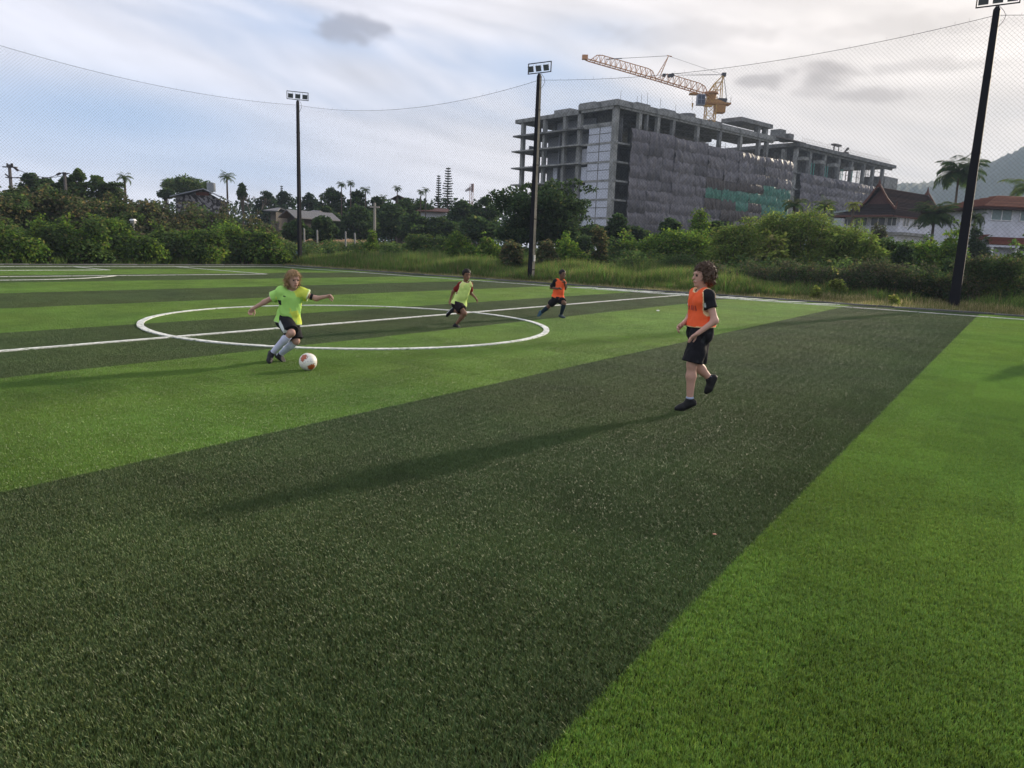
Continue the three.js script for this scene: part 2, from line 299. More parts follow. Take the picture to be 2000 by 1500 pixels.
POLE.forEach((p, i) => {
  const H = PH[i], t = thing('floodlight_pole', poleLabels[i], 'floodlight pole', p, YAW, 'floodlight poles around the pitch');
  const w0 = [0.21, 0.25, 0.33, 0.24, 0.3][i], w1 = [0.135, 0.165, 0.205, 0.15, 0.2][i];
  const mb = new MB(); taperedPost(mb, w0, w1, -0.06, H - 0.12); taperedPost(mb, w1, 0.09, H - 0.12, H); part('shaft', mb.geo(), blackPaint, t);
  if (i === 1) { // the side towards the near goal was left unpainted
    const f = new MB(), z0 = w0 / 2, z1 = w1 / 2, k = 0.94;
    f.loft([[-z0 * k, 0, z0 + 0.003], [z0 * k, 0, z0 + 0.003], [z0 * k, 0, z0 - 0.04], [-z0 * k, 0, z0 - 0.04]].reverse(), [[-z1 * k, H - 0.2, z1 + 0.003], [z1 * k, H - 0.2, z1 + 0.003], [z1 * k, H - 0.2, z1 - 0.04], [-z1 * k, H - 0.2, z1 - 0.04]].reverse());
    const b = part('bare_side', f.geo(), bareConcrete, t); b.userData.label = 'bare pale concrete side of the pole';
    part('junction_box', boxGeo(-0.05, 0.05, 1.0, 1.3, z0 - 0.02, z0 + 0.06), mat([0.5, 0.5, 0.48], 0.6), t);
  }
  { const bp = new MB(), q = w0 / 2 + 0.09; bp.box(-q, q, -0.06, 0.035, -q, q); part('base_plate', bp.geo(), blackPaint, t); for (const sx of [-1, 1]) for (const sz of [-1, 1]) part('anchor_bolt', new THREE.CylinderGeometry(0.016, 0.016, 0.09, 6).translate(sx * (q - 0.04), 0.06, sz * (q - 0.04)), lampGrey, t); for (const y of [0.6, 3, 5.5, 8]) { const wy = lerp(w0, w1, y / H) / 2 + 0.008; part('net_clamp', boxGeo(-wy, wy, y - 0.03, y + 0.03, -wy, wy), blackPaint, t); } }
  // frame with three floodlights; it looks at the pitch
  const fr = new THREE.Group(); fr.name = 'lamp_frame'; fr.position.y = H + 0.02; fr.rotation.y = i === 0 ? 0.965 : i === 3 ? 1.4 : 0; t.add(fr);
  const W = 0.64, h = 0.48, tb = 0.018, fm = new MB();
  const bb = (z0, z1, y0, y1) => fm.box(-tb, tb, y0, y1, z0, z1);
  bb(-W, W, 0, tb * 2); bb(-W, W, h - tb * 2, h); bb(-W, -W + tb * 2, tb * 2, h - tb * 2); bb(W - tb * 2, W, tb * 2, h - tb * 2);
  part('frame_tube', fm.geo(), blackPaint, fr);
  for (const z of [-0.42, 0, 0.42]) {
    const l = new THREE.Group(); l.name = 'floodlight'; l.position.set(-0.02, 0.22, z); l.rotation.z = 0.35; fr.add(l);
    const bm = new MB(); bm.loft([[-0.09, -0.13, -0.15], [-0.09, -0.13, 0.15], [-0.09, 0.13, 0.15], [-0.09, 0.13, -0.15]], [[0.0, -0.08, -0.09], [0.0, -0.08, 0.09], [0.0, 0.08, 0.09], [0.0, 0.08, -0.09]]);
    for (let k = -3; k <= 3; k++) bm.box(0.001, 0.03, -0.07, 0.07, k * 0.024 - 0.004, k * 0.024 + 0.004);
    bm.bar(V(-0.02, 0.0, 0.13), V(-0.02, 0.19, 0.13), 0.008).bar(V(-0.02, 0.0, -0.13), V(-0.02, 0.19, -0.13), 0.008);
    bm.box(-0.095, -0.088, -0.11, 0.11, -0.11, 0.11);
    part('lamp_housing', bm.geo(), i === 2 ? lampGrey : lampGrey, l);
  }
  const cable = new MB(), cp = []; for (let k = 0; k <= 10; k++) { const s = k / 10; cp.push(V(0.06, H + 0.04 - 0.75 * s, 0.03 + 0.24 * Math.sin(s * Math.PI))); } cable.path(cp, 0.009, 0.009, 4); part('cable', cable.geo(), blackPaint, t);
});
const cord = mat([0.03, 0.032, 0.035], 0.8);
function net(label, i, j, sag) {
  const p = POLE[i], q = POLE[j], L = Math.hypot(q.x - p.x, q.z - p.z), turn = Math.atan2(-(q.z - p.z), q.x - p.x);
  const t = thing('safety_net', label, 'net', V(p.x, 0, p.z), turn, 'safety nets strung between the poles');
  const hi = PH[i] - 0.28, hj = PH[j] - 0.28, top = x => lerp(hi, hj, x / L) - sag * 4 * (x / L) * (1 - x / L);
  const rope = new MB(), pts = []; for (let k = 0; k <= 24; k++) pts.push(V(L * k / 24, top(L * k / 24), 0)); rope.path(pts, 0.009, 0.009, 4);
  const r = rng(50 + i); for (let x = 0.3; x < L; x += 0.42) rope.bar(V(x, top(x), 0), V(x + (r() - 0.5) * 0.05, top(x) + 0.05 + 0.08 * r(), (r() - 0.5) * 0.05), 0.003, 0.003, 3);
  part('top_rope', rope.geo(), cord, t);
  const m = new MB(), step = 0.105 * Math.SQRT2, R = 0.0023;
  for (const s of [1, -1]) for (let c = s > 0 ? -12 : 0; c < (s > 0 ? L : L + 12); c += step) { // y = s (x - c)
    const pt = []; let x0 = null, x1 = null;
    for (let x = 0; x <= L; x += 0.05) { const y = s * (x - c); if (y >= 0.02 && y <= top(x)) { if (x0 === null) x0 = x; x1 = x; } }
    if (x0 === null || x1 - x0 < 0.1) continue;
    const n = Math.max(1, Math.round((x1 - x0) / 3)), w = (x, y) => 0.05 * Math.sin(x * 0.7 + y * 0.4) * (top(x) - y) / 10;
    for (let k = 0; k <= n; k++) { const x = lerp(x0, x1, k / n), y = s * (x - c); pt.push(V(x, y, w(x, y))); }
    m.path(pt, R, R, 3);
  }
  const k = part('netting', m.geo(), cord, t); k.userData.kind = 'stuff';
}
net('black diamond mesh net between the far corner pole and the middle pole', 0, 1, 0.75);
net('black diamond mesh net between the middle pole and the nearest pole', 1, 2, 0.55);
net('black diamond mesh net behind the far goal, left of the corner pole', 0, 3, 0.55);
net('black diamond mesh net to the right of the nearest pole', 2, 4, 0.5);
// ---------- buildings ----------
const conc = [[0.54, 0.55, 0.55], [0.46, 0.47, 0.475], [0.60, 0.61, 0.60]].map(c => mat(c, 0.92, { map: concreteTex }));
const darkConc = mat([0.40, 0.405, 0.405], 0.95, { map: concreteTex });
const blockTex = tex(512, (u, v) => { // lightweight blocks seen from a hundred metres: mortar flecks only
  const n = tn(u, v, 24, 3) * 40 + tn(u, v, 60, 2, 3) * 55; const f = (v * 20) % 1, e = (u * 7 + (Math.floor(v * 20) % 2) * 0.5) % 1; const j = f < 0.12 || e < 0.05 ? -26 : 0; return [214 + n + j, 218 + n + j, 226 + n + j]; }, 0.25);
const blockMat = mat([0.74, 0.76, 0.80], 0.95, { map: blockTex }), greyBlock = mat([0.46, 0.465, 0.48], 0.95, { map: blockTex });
const steel = mat([0.10, 0.09, 0.085], 0.6, { metalness: 0.4 }), rebarMat = mat([0.10, 0.075, 0.06], 0.9);
function frameOf(corner, along) { // group whose +x runs along the right-hand front and whose -z runs back along the left-hand front
  const dx = along.x - corner.x, dz = along.z - corner.z; return Math.atan2(-dz, dx);
}
function faceReader(t) { // bearing -> position on a front, in the building's own axes
  t.updateMatrixWorld(true); const inv = t.matrixWorld.clone().invert(), o = V(0, EYE, 0).applyMatrix4(inv);
  return (u, v, face, off = 0) => {
    const d = ray(u, v).transformDirection(inv);
    const k = face === 'R' ? (off - o.z) / d.z : (off - o.x) / d.x;
    return face === 'R' ? [o.x + d.x * k, o.y + d.y * k] : [-(o.z + d.z * k), o.y + d.y * k];
  };
}
const tarpTex = tex(256, (u, v) => { const n = tn(u, v, 8, 5) * 70 + tn(u, v, 40, 3, 2) * 30; return [205 + n, 203 + n, 205 + n]; }, 0.2);
const tarpCols = { g: [0.160, 0.156, 0.178], l: [0.205, 0.200, 0.218], d: [0.085, 0.083, 0.098], b: [0.06, 0.048, 0.046], v: [0.045, 0.235, 0.165] };
const tarpMats = Object.fromEntries(Object.entries(tarpCols).map(([k, c]) => [k, new THREE.MeshPhysicalMaterial({ color: new THREE.Color().setRGB(...c), roughness: 0.62, side: THREE.DoubleSide, map: tarpTex, transmission: 0.0 })]));
function tarp(x0, x1, y0, y1, z, seed, fold = 1, lt = y1, rt = y1, lb = y0, rb = y0) { // hangs from its top edge; gathers, belly and folds are in the cloth itself
  const nx = 40, ny = 11, r = rng(seed), ph = r() * 9, pos = [], uv = [], idx = [], s1 = 0.5 + r(), tilt = (r() - 0.5) * 1.6;
  for (let j = 0; j <= ny; j++) for (let i = 0; i <= nx; i++) {
    const a = i / nx, b = j / ny, x = lerp(x0, x1, a);
    const top = lerp(lt, rt, a) - 0.10 * Math.abs(Math.sin(a * 9 + ph)) * fold, bot = lerp(lb, rb, a) + 0.12 * fbm(x * 0.8, seed, 1, 2);
    const y = lerp(bot, top, b);
    const f = Math.sin(x * 2.9 + ph + tilt * (y - y0) * 1.2 + 4 * fbm(x * 0.6, y * 0.5, seed, 2)) * 0.07 + fbm(x * 1.5 + tilt * y * 0.9, y * 0.4, seed + 3, 2) * 0.36;
    const belly = Math.sin(Math.PI * (1 - b)) * 0.2 * s1 + (1 - b) * 0.12;
    pos.push(x, y, z + belly + f * fold * (0.35 + 0.65 * Math.sin(Math.PI * clamp(b * 0.9 + 0.08)))); uv.push(x, y);
  }
  for (let j = 0; j < ny; j++) for (let i = 0; i < nx; i++) { const o = j * (nx + 1) + i; idx.push(o, o + 1, o + nx + 2, o, o + nx + 2, o + nx + 1); }
  const g = new THREE.BufferGeometry(); g.setAttribute('position', new THREE.Float32BufferAttribute(pos, 3)); g.setAttribute('uv', new THREE.Float32BufferAttribute(uv, 2)); g.setIndex(idx); g.computeVertexNormals(); return g;
}
{ // the concrete shell with the crane behind it
  const c0 = at(1205, 203, 123), e1 = at(1508, 262, 150);
  const t = thing('construction_building', 'unfinished concrete building with grey tarpaulins, below the yellow crane', 'building', V(c0.x, 0, c0.z), frameOf(c0, e1) + 0.045);
  const rd = faceReader(t);
  const LU = rd(1512, 262, 'R')[0], LV = rd(1012, 229, 'L')[0];
  const yTop = rd(1208, 195, 'R')[1], yUnder = rd(1204, 206, 'R')[1];
  const lev = [242, 276, 313, 350, 387.5, 424].map(v => rd(1198, v, 'L')[1]); // slab tops at the corner
  const low = lev[5] - (lev[4] - lev[5]); lev.push(low);
  const sl = u => rd(u, 300, 'L')[0], sr = u => rd(u, 300, 'R')[0];
  const colL = [[1020, 0.62], [1062, 0.55], [1101, 0.6], [1130, 0.75]].map(([u, w]) => [sl(u), w]);
  const mid = colL[3][0] - 0.5;
  // roof: thicker, higher part by the corner and a lower part to the left
  part('roof_slab', boxGeo(-0.5, LU, yUnder, yTop, -mid - 0.6, 0.5), conc[0], t);
  part('roof_slab', boxGeo(-0.4, LU * 0.8, yUnder - 0.55, yUnder + 0.1, -LV - 0.3, -mid - 0.6), conc[0], t);
  part('roof_beam', boxGeo(-0.35, 0.1, yUnder - 0.45, yUnder, -mid, -0.3), conc[2], t);
  part('roof_beam', boxGeo(0.4, LU - 0.4, yUnder - 0.35, yUnder, -0.2, 0.3), conc[2], t);
  // slabs
  lev.forEach((y, i) => {
    if (i === 0) part('floor_slab', boxGeo(-0.9, 9, y - 0.28, y, -LV - 0.25, -mid + 0.6), conc[1], t);
    else part('floor_slab', boxGeo(-0.1, LU - 0.5, y - 0.3, y, -LV - 0.2, 0.15), conc[1], t);
    if (i > 0) part('balcony_slab', boxGeo(-1.1, -0.102, y - 0.27, y - 0.03, -LV - 0.25, -mid + 0.6), conc[2], t);
  });
  // columns, each a full-height member
  const col = (x, z, w, d, y0, y1, m) => part('column', boxGeo(x - w / 2, x + w / 2, y0, y1, z - d / 2, z + d / 2), m, t);
  for (const [s, w] of colL) col(0.1, -s, 0.7, w, 0, yUnder - 0.55, conc[2]);
  col(0.3, -0.35, 0.85, 0.75, 0, yUnder, conc[2]);
  const frontX = [1245, 1259, 1281, 1311, 1359, 1403, 1444].map(u => sr(u));
  frontX.forEach((x, i) => col(x, -0.1, i === 1 ? 0.35 : 0.75, 0.6, 0, yUnder - 0.35, conc[i % 2 ? 1 : 2]));
  for (const u of [1480, 1496]) col(sr(u), -0.1, 0.7, 0.7, 0, yUnder - 0.35, conc[1]);
  for (const x of [4, ...frontX]) for (const z of [-LV * 0.42, -LV * 0.78]) col(x + 0.4, z, 0.55, 0.55, lev[1], yUnder - 0.3, conc[1]);
  for (const x of [5, 11, 17, 23, 29]) col(x, -LV + 0.4, 0.55, 0.55, 0, yUnder - 0.55, conc[1]);
  // low walls at the back of the open top floor; partitions recessed behind the fronts
  part('parapet_wall', boxGeo(2, LU - 2, lev[1], lev[1] + 1.15, -LV + 1.0, -LV + 1.2), greyBlock, t);
  for (let i = 1; i < lev.length; i++) {
    const y0 = lev[i], y1 = lev[i - 1] - 0.31;
    if (i > 1) part('partition_wall', boxGeo(0.9, 3.2, y0, y1, -2.4, -2.2), greyBlock, t);
    part('partition_wall', boxGeo(3.4, 3.6, y0, y1 + (i === 1 ? 0 : 0), -LV + 4.6, -mid - 0.1), greyBlock, t);
    part('partition_wall', boxGeo(1.2, 3.4, y0, y1, -(colL[1][0] + colL[2][0]) / 2 - 0.1, -(colL[1][0] + colL[2][0]) / 2 + 0.1), greyBlock, t);
    if (i > 1) part('partition_wall', boxGeo(0.9, LU - 3, y0, y1, -4.2, -4.0), darkConc, t);
  }
  part('partition_wall', boxGeo(3.4, 3.6, lev[0], yUnder - 0.6, -colL[1][0] - 0.4, -mid - 0.1), greyBlock, t);
  part('partition_wall', boxGeo(3.4, 3.6, lev[1] + 0.01, yUnder - 0.02, -mid + 0.2, -1.6), darkConc, t);
  // pale block infill on the left-hand front by the corner
  const wx0 = sl(1149), wxm = sl(1170), w1 = 0.75;
  for (let i = 0; i < lev.length - 1; i++) {
    const yt = lev[i] - 0.3, yb = lev[i + 1], ym = lerp(yb, yt, 0.57);
    part('edge_beam', boxGeo(-0.16, 0.1, yt, yt + 0.32, -mid, -0.75), conc[2], t);
    for (const [za, zb] of [[wx0 + (i > 0 ? 0.25 * (i % 2) : 0), wxm + 0.1], [wxm - 0.1, w1]]) for (const [ya, yb2] of [[yb, ym - 0.07], [ym + 0.07, yt]]) part('block_wall', boxGeo(-0.08, 0.12, ya, yb2, -za, -zb), blockMat, t);
    part('lintel', boxGeo(-0.06, 0.1, ym - 0.069, ym + 0.069, -wx0, -w1), conc[1], t);
    part('stiffener_post', boxGeo(-0.07, 0.1, yb, yt, -wxm - 0.099, -wxm + 0.099), darkConc, t);
    if (i > 0) part('block_wall', boxGeo(0.2, 0.4, yb, yt - 0.4, -mid + 0.1, -wx0 - 0.35), i > 1 ? blockMat : greyBlock, t);
  }
  part('block_wall', boxGeo(0.7, 0.9, lev[3], lev[2] - 0.35, -(sl(1080) + 0.5), -(sl(1080) - 0.5)), blockMat, t);
  part('edge_beam', boxGeo(-0.17, 0.1, lev[0] - 0.05, lev[0] + 0.35, -mid, -0.75), conc[2], t);
  // things that stick out of the roof
  const rb = (u0, u1, v, face, d, name, m) => { const a = rd(u0, v, face), b = rd(u1, v, face); const h = Math.min(a[1], b[1]) + 0.15; face === 'R' ? part(name, boxGeo(a[0], b[0], yTop, yTop + 0.55, -d, -0.6), m, t) : part(name, boxGeo(0.2, d, yUnder + 0.1, yTop + (v > 205 ? -0.1 : 0.35), -Math.max(a[0], b[0]), -Math.min(a[0], b[0])), m, t); };
  rb(1250, 1277, 194.5, 'R', 4, 'roof_upstand', conc[0]); rb(1301, 1326, 211, 'R', 4, 'roof_upstand', conc[0]); rb(1392, 1417, 231, 'R', 4, 'roof_upstand', conc[0]);
  rb(1081, 1112, 209.5, 'L', 4, 'roof_upstand', conc[0]); rb(1130, 1160, 202.5, 'L', 3, 'roof_upstand', conc[0]);
  { const x = sr(1358), g = new THREE.CylinderGeometry(1.5, 1.6, 1.0, 18); const m = part('roof_tank', g, darkConc, t); m.position.set(x, yTop + 0.5, -2.4); part('tank_base', boxGeo(x - 1.9, x + 2.6, yTop, yTop + 0.35, -4.4, -0.7), conc[0], t); }
  { // canopy on two posts at the far end of the roof
    const a = rd(1452, 246, 'R'), b = rd(1514, 240, 'R'), h = rd(1500, 247, 'R')[1];
    part('roof_canopy', boxGeo(a[0], b[0] + 0.4, h, h + 0.75, -5, -0.6), conc[0], t);
    for (const u of [1489, 1504]) { const x = sr(u); col(x, -1.6, 0.9, 0.9, yTop, h, conc[0]); }
  }
  const rods = new MB(), r = rng(4); for (const u of [1207, 1240, 1248, 1260, 1285, 1315]) { const x = sr(u) + 0.2; rods.bar(V(x, yTop, -0.4), V(x + (r() - 0.5) * 0.2, yTop + 1.3 + r(), -0.4), 0.025); }
  part('rebar', rods.geo(), rebarMat, t).userData.kind = 'stuff';
  // tarpaulins in rows over the right-hand front
  const rows = [250, 273, 297, 321, 343, 365, 387, 409, 431, 452, 474];
  const yr = rows.map(v => rd(1230, v, 'R')[1]);
  const xe = [1227, 1262, 1290, 1312, 1352, 1378, 1412, 1440, 1466, 1492, 1518, 1546].map(u => sr(u));
  const spec = [ // one letter per cloth, top row first; . is a gap
    'ggglgggglll', 'gdglglgldll', 'glgldgllgdl', 'gdglgbbbbvv', 'lgdglvvvvvv', 'gglggbbvbvv', 'dglggdbbdbv', 'gglgdg.gllg', 'ddddddggggg', 'ggggglggggg', 'gggdggggggg'];
  let seed = 100;
  spec.forEach((line, i) => { for (let j = 0; j < 11; j++) {
    const k = line[j]; seed++; if (!k || k === '.') continue;
    const jr = rng(seed * 31), y1 = yr[i] + 0.12 + (jr() - 0.5) * 0.35, y0 = (i + 1 < yr.length ? yr[i + 1] : yr[i] - 2) - 0.1 - jr() * 0.45, up = i === 0 ? -0.055 * (j > 6 ? 6 : j) : 0;
    const rr = rng(seed * 7);
    part('tarpaulin', tarp(xe[j] - 0.05, xe[j + 1] + 0.05 + (rr() - 0.5) * 0.2, y0, y1 + up, 0.42 + 0.05 * (j % 2) - i * 0.015, seed, k === 'l' ? 1.3 : k === 'v' ? 1.2 : 0.75), tarpMats[k], t);
  } });
  const sc = new MB(); for (const x of [...frontX, ...xe]) sc.bar(V(x, 0.1, 0.32), V(x + 0.05, yr[0] + 0.7, 0.32), 0.04); for (const y of yr) sc.bar(V(xe[0], y, 0.32), V(xe[11], y, 0.32), 0.03);
  part('scaffold', sc.geo(), steel, t);
}
{ // the lower shell further back
  const c0 = at(1560, 280, 172), e1 = at(1742, 323, 205);
  const t = thing('construction_building', 'darker unfinished building with propped top slab, behind the brown temple-like roof', 'building', V(c0.x, 0, c0.z), frameOf(c0, e1));
  const rd = faceReader(t), sr = u => rd(u, 330, 'R')[0];
  const LU = sr(1744), yT = rd(1561, 278.5, 'R')[1], yU = rd(1561, 286, 'R')[1], y1 = rd(1561, 322, 'R')[1], LV = 22;
  part('roof_slab', boxGeo(-0.6, LU + 0.6, yU, yT, -LV, 0.6), darkConc, t);
  part('roof_beam', boxGeo(0, LU, yU - 0.5, yU, -0.5, -0.1), darkConc, t);
  for (let i = 1; i < 5; i++) part('floor_slab', boxGeo(-0.3, LU, y1 - i * 3.6 + 1.7, y1 - i * 3.6 + 2.0, -LV, 0.2), conc[1], t);
  [1537, 1551, 1583, 1612, 1640, 1666, 1690, 1709, 1728].forEach((u, i) => { const x = i < 2 ? (i ? 0.3 : -0.2) : sr(u); part('column', boxGeo(x - 0.5, x + 0.5, 0, yU - 0.5, i ? -0.9 : -3.6, i ? -0.2 : -2.8), conc[i < 2 ? 2 : 1], t); });
  for (let i = 0; i < 4; i++) part('partition_wall', boxGeo(2 + i * 9, 9 + i * 9, y1 - 2, yU - 0.6, -7 - i * 0.5, -6.8 - i * 0.5), darkConc, t);
  [1556, 1588, 1616, 1648].forEach((u, i) => { const x = sr(u + 4); part('corbel', boxGeo(x - 0.9, x + 1.0, y1 + 0.9, y1 + 1.6, -0.2, 1.6), conc[2], t); });
  const props = new MB(), r = rng(21); for (let i = 0; i < 44; i++) { const x = 1 + (LU - 2) * i / 44, z = -1.2 - 4 * r(); props.bar(V(x, y1 - 1.5, z), V(x, yU - 0.4, z), 0.06); }
  for (let k = 0; k < 3; k++) props.bar(V(0.5, y1 + k * 1.2, -1), V(LU - 1, y1 + k * 1.2, -1), 0.05);
  part('slab_props', props.geo(), steel, t);
  const pipes = new MB(); for (const u of [1582, 1587, 1610, 1614, 1641, 1644, 1663]) { const x = sr(u); pipes.bar(V(x, y1 - 2.2, 0.3), V(x, y1 + 0.9, 0.3), 0.09); } part('green_post', pipes.geo(), mat([0.10, 0.34, 0.30], 0.6), t);
  const rods = new MB(); for (let i = 0; i < 60; i++) { const x = 2 + (LU - 3) * i / 60; rods.bar(V(x, yT, -0.3), V(x, yT + 1.2 + 0.5 * r(), -0.3), 0.02, 0.02, 3); } for (const h of [0.6, 1.2]) rods.bar(V(2, yT + h, -0.3), V(LU - 1, yT + h, -0.3), 0.02, 0.02, 3);
  part('rebar', rods.geo(), rebarMat, t).userData.kind = 'stuff';
  // stair towers and platforms on the roof
  const tw = (u0, u1, v, z) => { const a = rd(u0, v, 'R'), b = rd(u1, v, 'R'); part('stair_tower', boxGeo(a[0], b[0], yT, Math.max(a[1], b[1]), z - 2.4, z), darkConc, t); };
  tw(1533, 1544, 253.5, -1); tw(1547, 1556, 262, -0.6);
  const pf = new MB(); { const p = rd(1515, 266, 'R'), q = rd(1575, 261, 'R'); pf.box(p[0], q[0], p[1] - 0.15, p[1] + 0.1, -0.9, 0.2); for (let x = p[0]; x < q[0]; x += 1.1) pf.bar(V(x, yT - 0.1, -0.2), V(x, p[1], -0.2), 0.05); } part('work_platform', pf.geo(), steel, t);
  { const x = sr(1640), m = new MB(); m.box(x - 1.6, x + 1.8, yT + 1.7, yT + 2.1, -2, -1).bar(V(x - 1, yT, -1.5), V(x - 1, yT + 1.7, -1.5), 0.18).bar(V(x + 1.4, yT, -1.5), V(x + 1.4, yT + 1.7, -1.5), 0.12); part('roof_hoist', m.geo(), steel, t); const x2 = sr(1660), n = new MB(); n.box(x2 - 0.7, x2 + 0.7, yT, yT + 0.8, -2, -1).bar(V(x2 - 0.6, yT + 0.8, -1.5), V(x2 + 0.9, yT + 1.8, -1.5), 0.2, 0.35, 6); part('concrete_mixer', n.geo(), steel, t); }
  { const a = rd(1738, 348, 'R'), b = rd(1756, 358, 'R'); part('end_block', boxGeo(a[0] - 2, b[0], 0, a[1] + 0.4, -7, -0.4), conc[0], t); }
  const rows = [338, 356, 374, 392, 412].map(v => rd(1562, v, 'R')[1]), xe = [1560, 1581, 1603, 1625, 1648, 1672, 1697, 1722, 1740].map(u => sr(u));
  for (let i = 0; i < 4; i++) for (let j = 0; j < 8; j++) part('tarpaulin', tarp(xe[j], xe[j + 1] + 0.1, rows[i + 1] - 0.1, rows[i] + 0.1, 0.7, 900 + i * 20 + j, 1.9), tarpMats[(i + j) % 3 ? 'l' : 'g'], t);
}
{ // luffing crane
  const D = 141, P = (u, v, dz = 0) => at(u, v, D + dz);
  const b0 = P(1385.5, 236), t = thing('tower_crane', 'yellow tower crane with long raised jib above the unfinished building', 'crane', V(b0.x, 0, b0.z));
  const Lq = (u, v, dz = 0) => P(u, v, dz).sub(V(b0.x, 0, b0.z));
  const yel = mat([0.50, 0.31, 0.09], 0.6), ora = mat([0.36, 0.19, 0.07], 0.65), pink = mat([0.46, 0.24, 0.12], 0.6), dark = mat([0.06, 0.06, 0.07], 0.5);
  // mast: four legs with crossed bracing
  const m = new MB(), yTop = Lq(1385, 190).y, w = 0.85; const yB = Lq(1385, 238).y; for (const sx of [-1, 1]) for (const sz of [-1, 1]) m.bar(V(sx * w, yB, sz * w), V(sx * w, yTop, sz * w), 0.09);
  for (let y = yTop - 4.5; y < yTop - 1; y += 1.5) for (const [a, b] of [[[-1, 1], [1, 1]], [[1, 1], [1, -1]], [[1, -1], [-1, -1]], [[-1, -1], [-1, 1]]]) { m.bar(V(a[0] * w, y, a[1] * w), V(b[0] * w, y + 1.5, b[1] * w), 0.05); m.bar(V(b[0] * w, y, b[1] * w), V(a[0] * w, y + 1.5, a[1] * w), 0.05); m.bar(V(a[0] * w, y, a[1] * w), V(b[0] * w, y, b[1] * w), 0.05); }
  part('mast', m.geo(), yel, t);
  const sg = new THREE.CylinderGeometry(0.95, 0.8, 1.5, 16); const ring = part('slewing_ring', sg, ora, t); ring.position.y = yTop - 0.2;
  const rc = new THREE.CylinderGeometry(1.2, 1.2, 0.25, 20); const rim = part('ring_rim', rc, pink, t); rim.position.y = yTop + 0.72;
  // deck reaching back to the counterweight
  const d0 = Lq(1383, 187), d1 = Lq(1425, 206), dk = new MB();
  dk.box(-1.2, d1.x, d0.y - 1.5, d0.y - 1.2, -1, 1).loft([[-0.8, d0.y - 1.2, -0.9], [2.4, d0.y - 1.2, -0.9], [2.4, d0.y - 1.2, 0.9], [-0.8, d0.y - 1.2, 0.9]].reverse(), [[-0.6, d0.y - 0.55, -0.8], [1.5, d0.y - 0.8, -0.8], [1.5, d0.y - 0.8, 0.8], [-0.6, d0.y - 0.55, 0.8]].reverse());
  part('machinery_deck', dk.geo(), ora, t);
  part('counterweight', boxGeo(d1.x - 2.6, d1.x - 0.9, d0.y - 2.9, d0.y - 1.51, -0.9, 0.9), ora, t);
  const wn = new MB(); wn.box(d1.x - 2.2, d1.x - 0.7, d0.y - 1.19, d0.y - 0.4, -0.5, 0.5).bar(V(d1.x - 0.4, d0.y - 1.2, -0.9), V(d1.x - 0.4, d0.y, -0.9), 0.04).bar(V(d1.x - 0.1, d0.y - 1.2, 0.9), V(d1.x - 0.1, d0.y - 0.2, 0.9), 0.04); part('winch', wn.geo(), dark, t);
  // cab hung under the jib root
  const c1 = Lq(1358, 188), c2 = Lq(1371, 209), cb = new THREE.Group(); cb.name = 'cab'; t.add(cb);
  part('cab_body', boxGeo(c1.x, c2.x, c2.y, c1.y, 0.9, 2.1), mat([0.20, 0.22, 0.27], 0.5), cb);
  for (const [x0, x1] of [[0.08, 0.46], [0.54, 0.94]]) for (const [y0, y1] of [[0.08, 0.48], [0.54, 0.92]]) part('cab_window', boxGeo(lerp(c1.x, c2.x, x0), lerp(c1.x, c2.x, x1), lerp(c2.y, c1.y, y0), lerp(c2.y, c1.y, y1), 2.1, 2.13), mat([0.05, 0.06, 0.09], 0.15), cb);
  part('cab_bracket', boxGeo(c2.x, 0, c2.y - 0.1, c2.y + 0.1, 0.9, 1.2), yel, cb);
  // A-frame
  const ap = Lq(1413.5, 146), af = new MB(), f0 = Lq(1381, 184), f1 = Lq(1408, 193), k0 = Lq(1396, 163), k1 = Lq(1410, 160);
  for (const s of [-0.7, 0.7]) { const o = (q, k) => V(q.x, q.y, s * k); af.bar(o(f0, 1), o(k0, 0.8), 0.1).bar(o(k0, 0.8), o(ap, 0.4), 0.1).bar(o(f1, 1), o(k1, 0.7), 0.09).bar(o(k1, 0.7), o(ap, 0.4), 0.09).bar(o(k0, 0.8), o(k1, 0.7), 0.06).bar(o(Lq(1392, 184), 1), o(k1, 0.7), 0.06).bar(o(f0, 1), o(Lq(1395, 175), 0.9), 0.06).bar(o(Lq(1394, 186), 1), o(k0, 0.8), 0.07).bar(o(Lq(1401, 186), 1), o(k0, 0.8), 0.06).bar(o(Lq(1394, 177), 1), o(Lq(1409, 175), 0.8), 0.06); }
  part('a_frame', af.geo(), yel, t);
  part('sheave_block', boxGeo(ap.x - 0.3, ap.x + 0.35, ap.y - 0.3, ap.y + 0.3, -0.4, 0.4), dark, t);
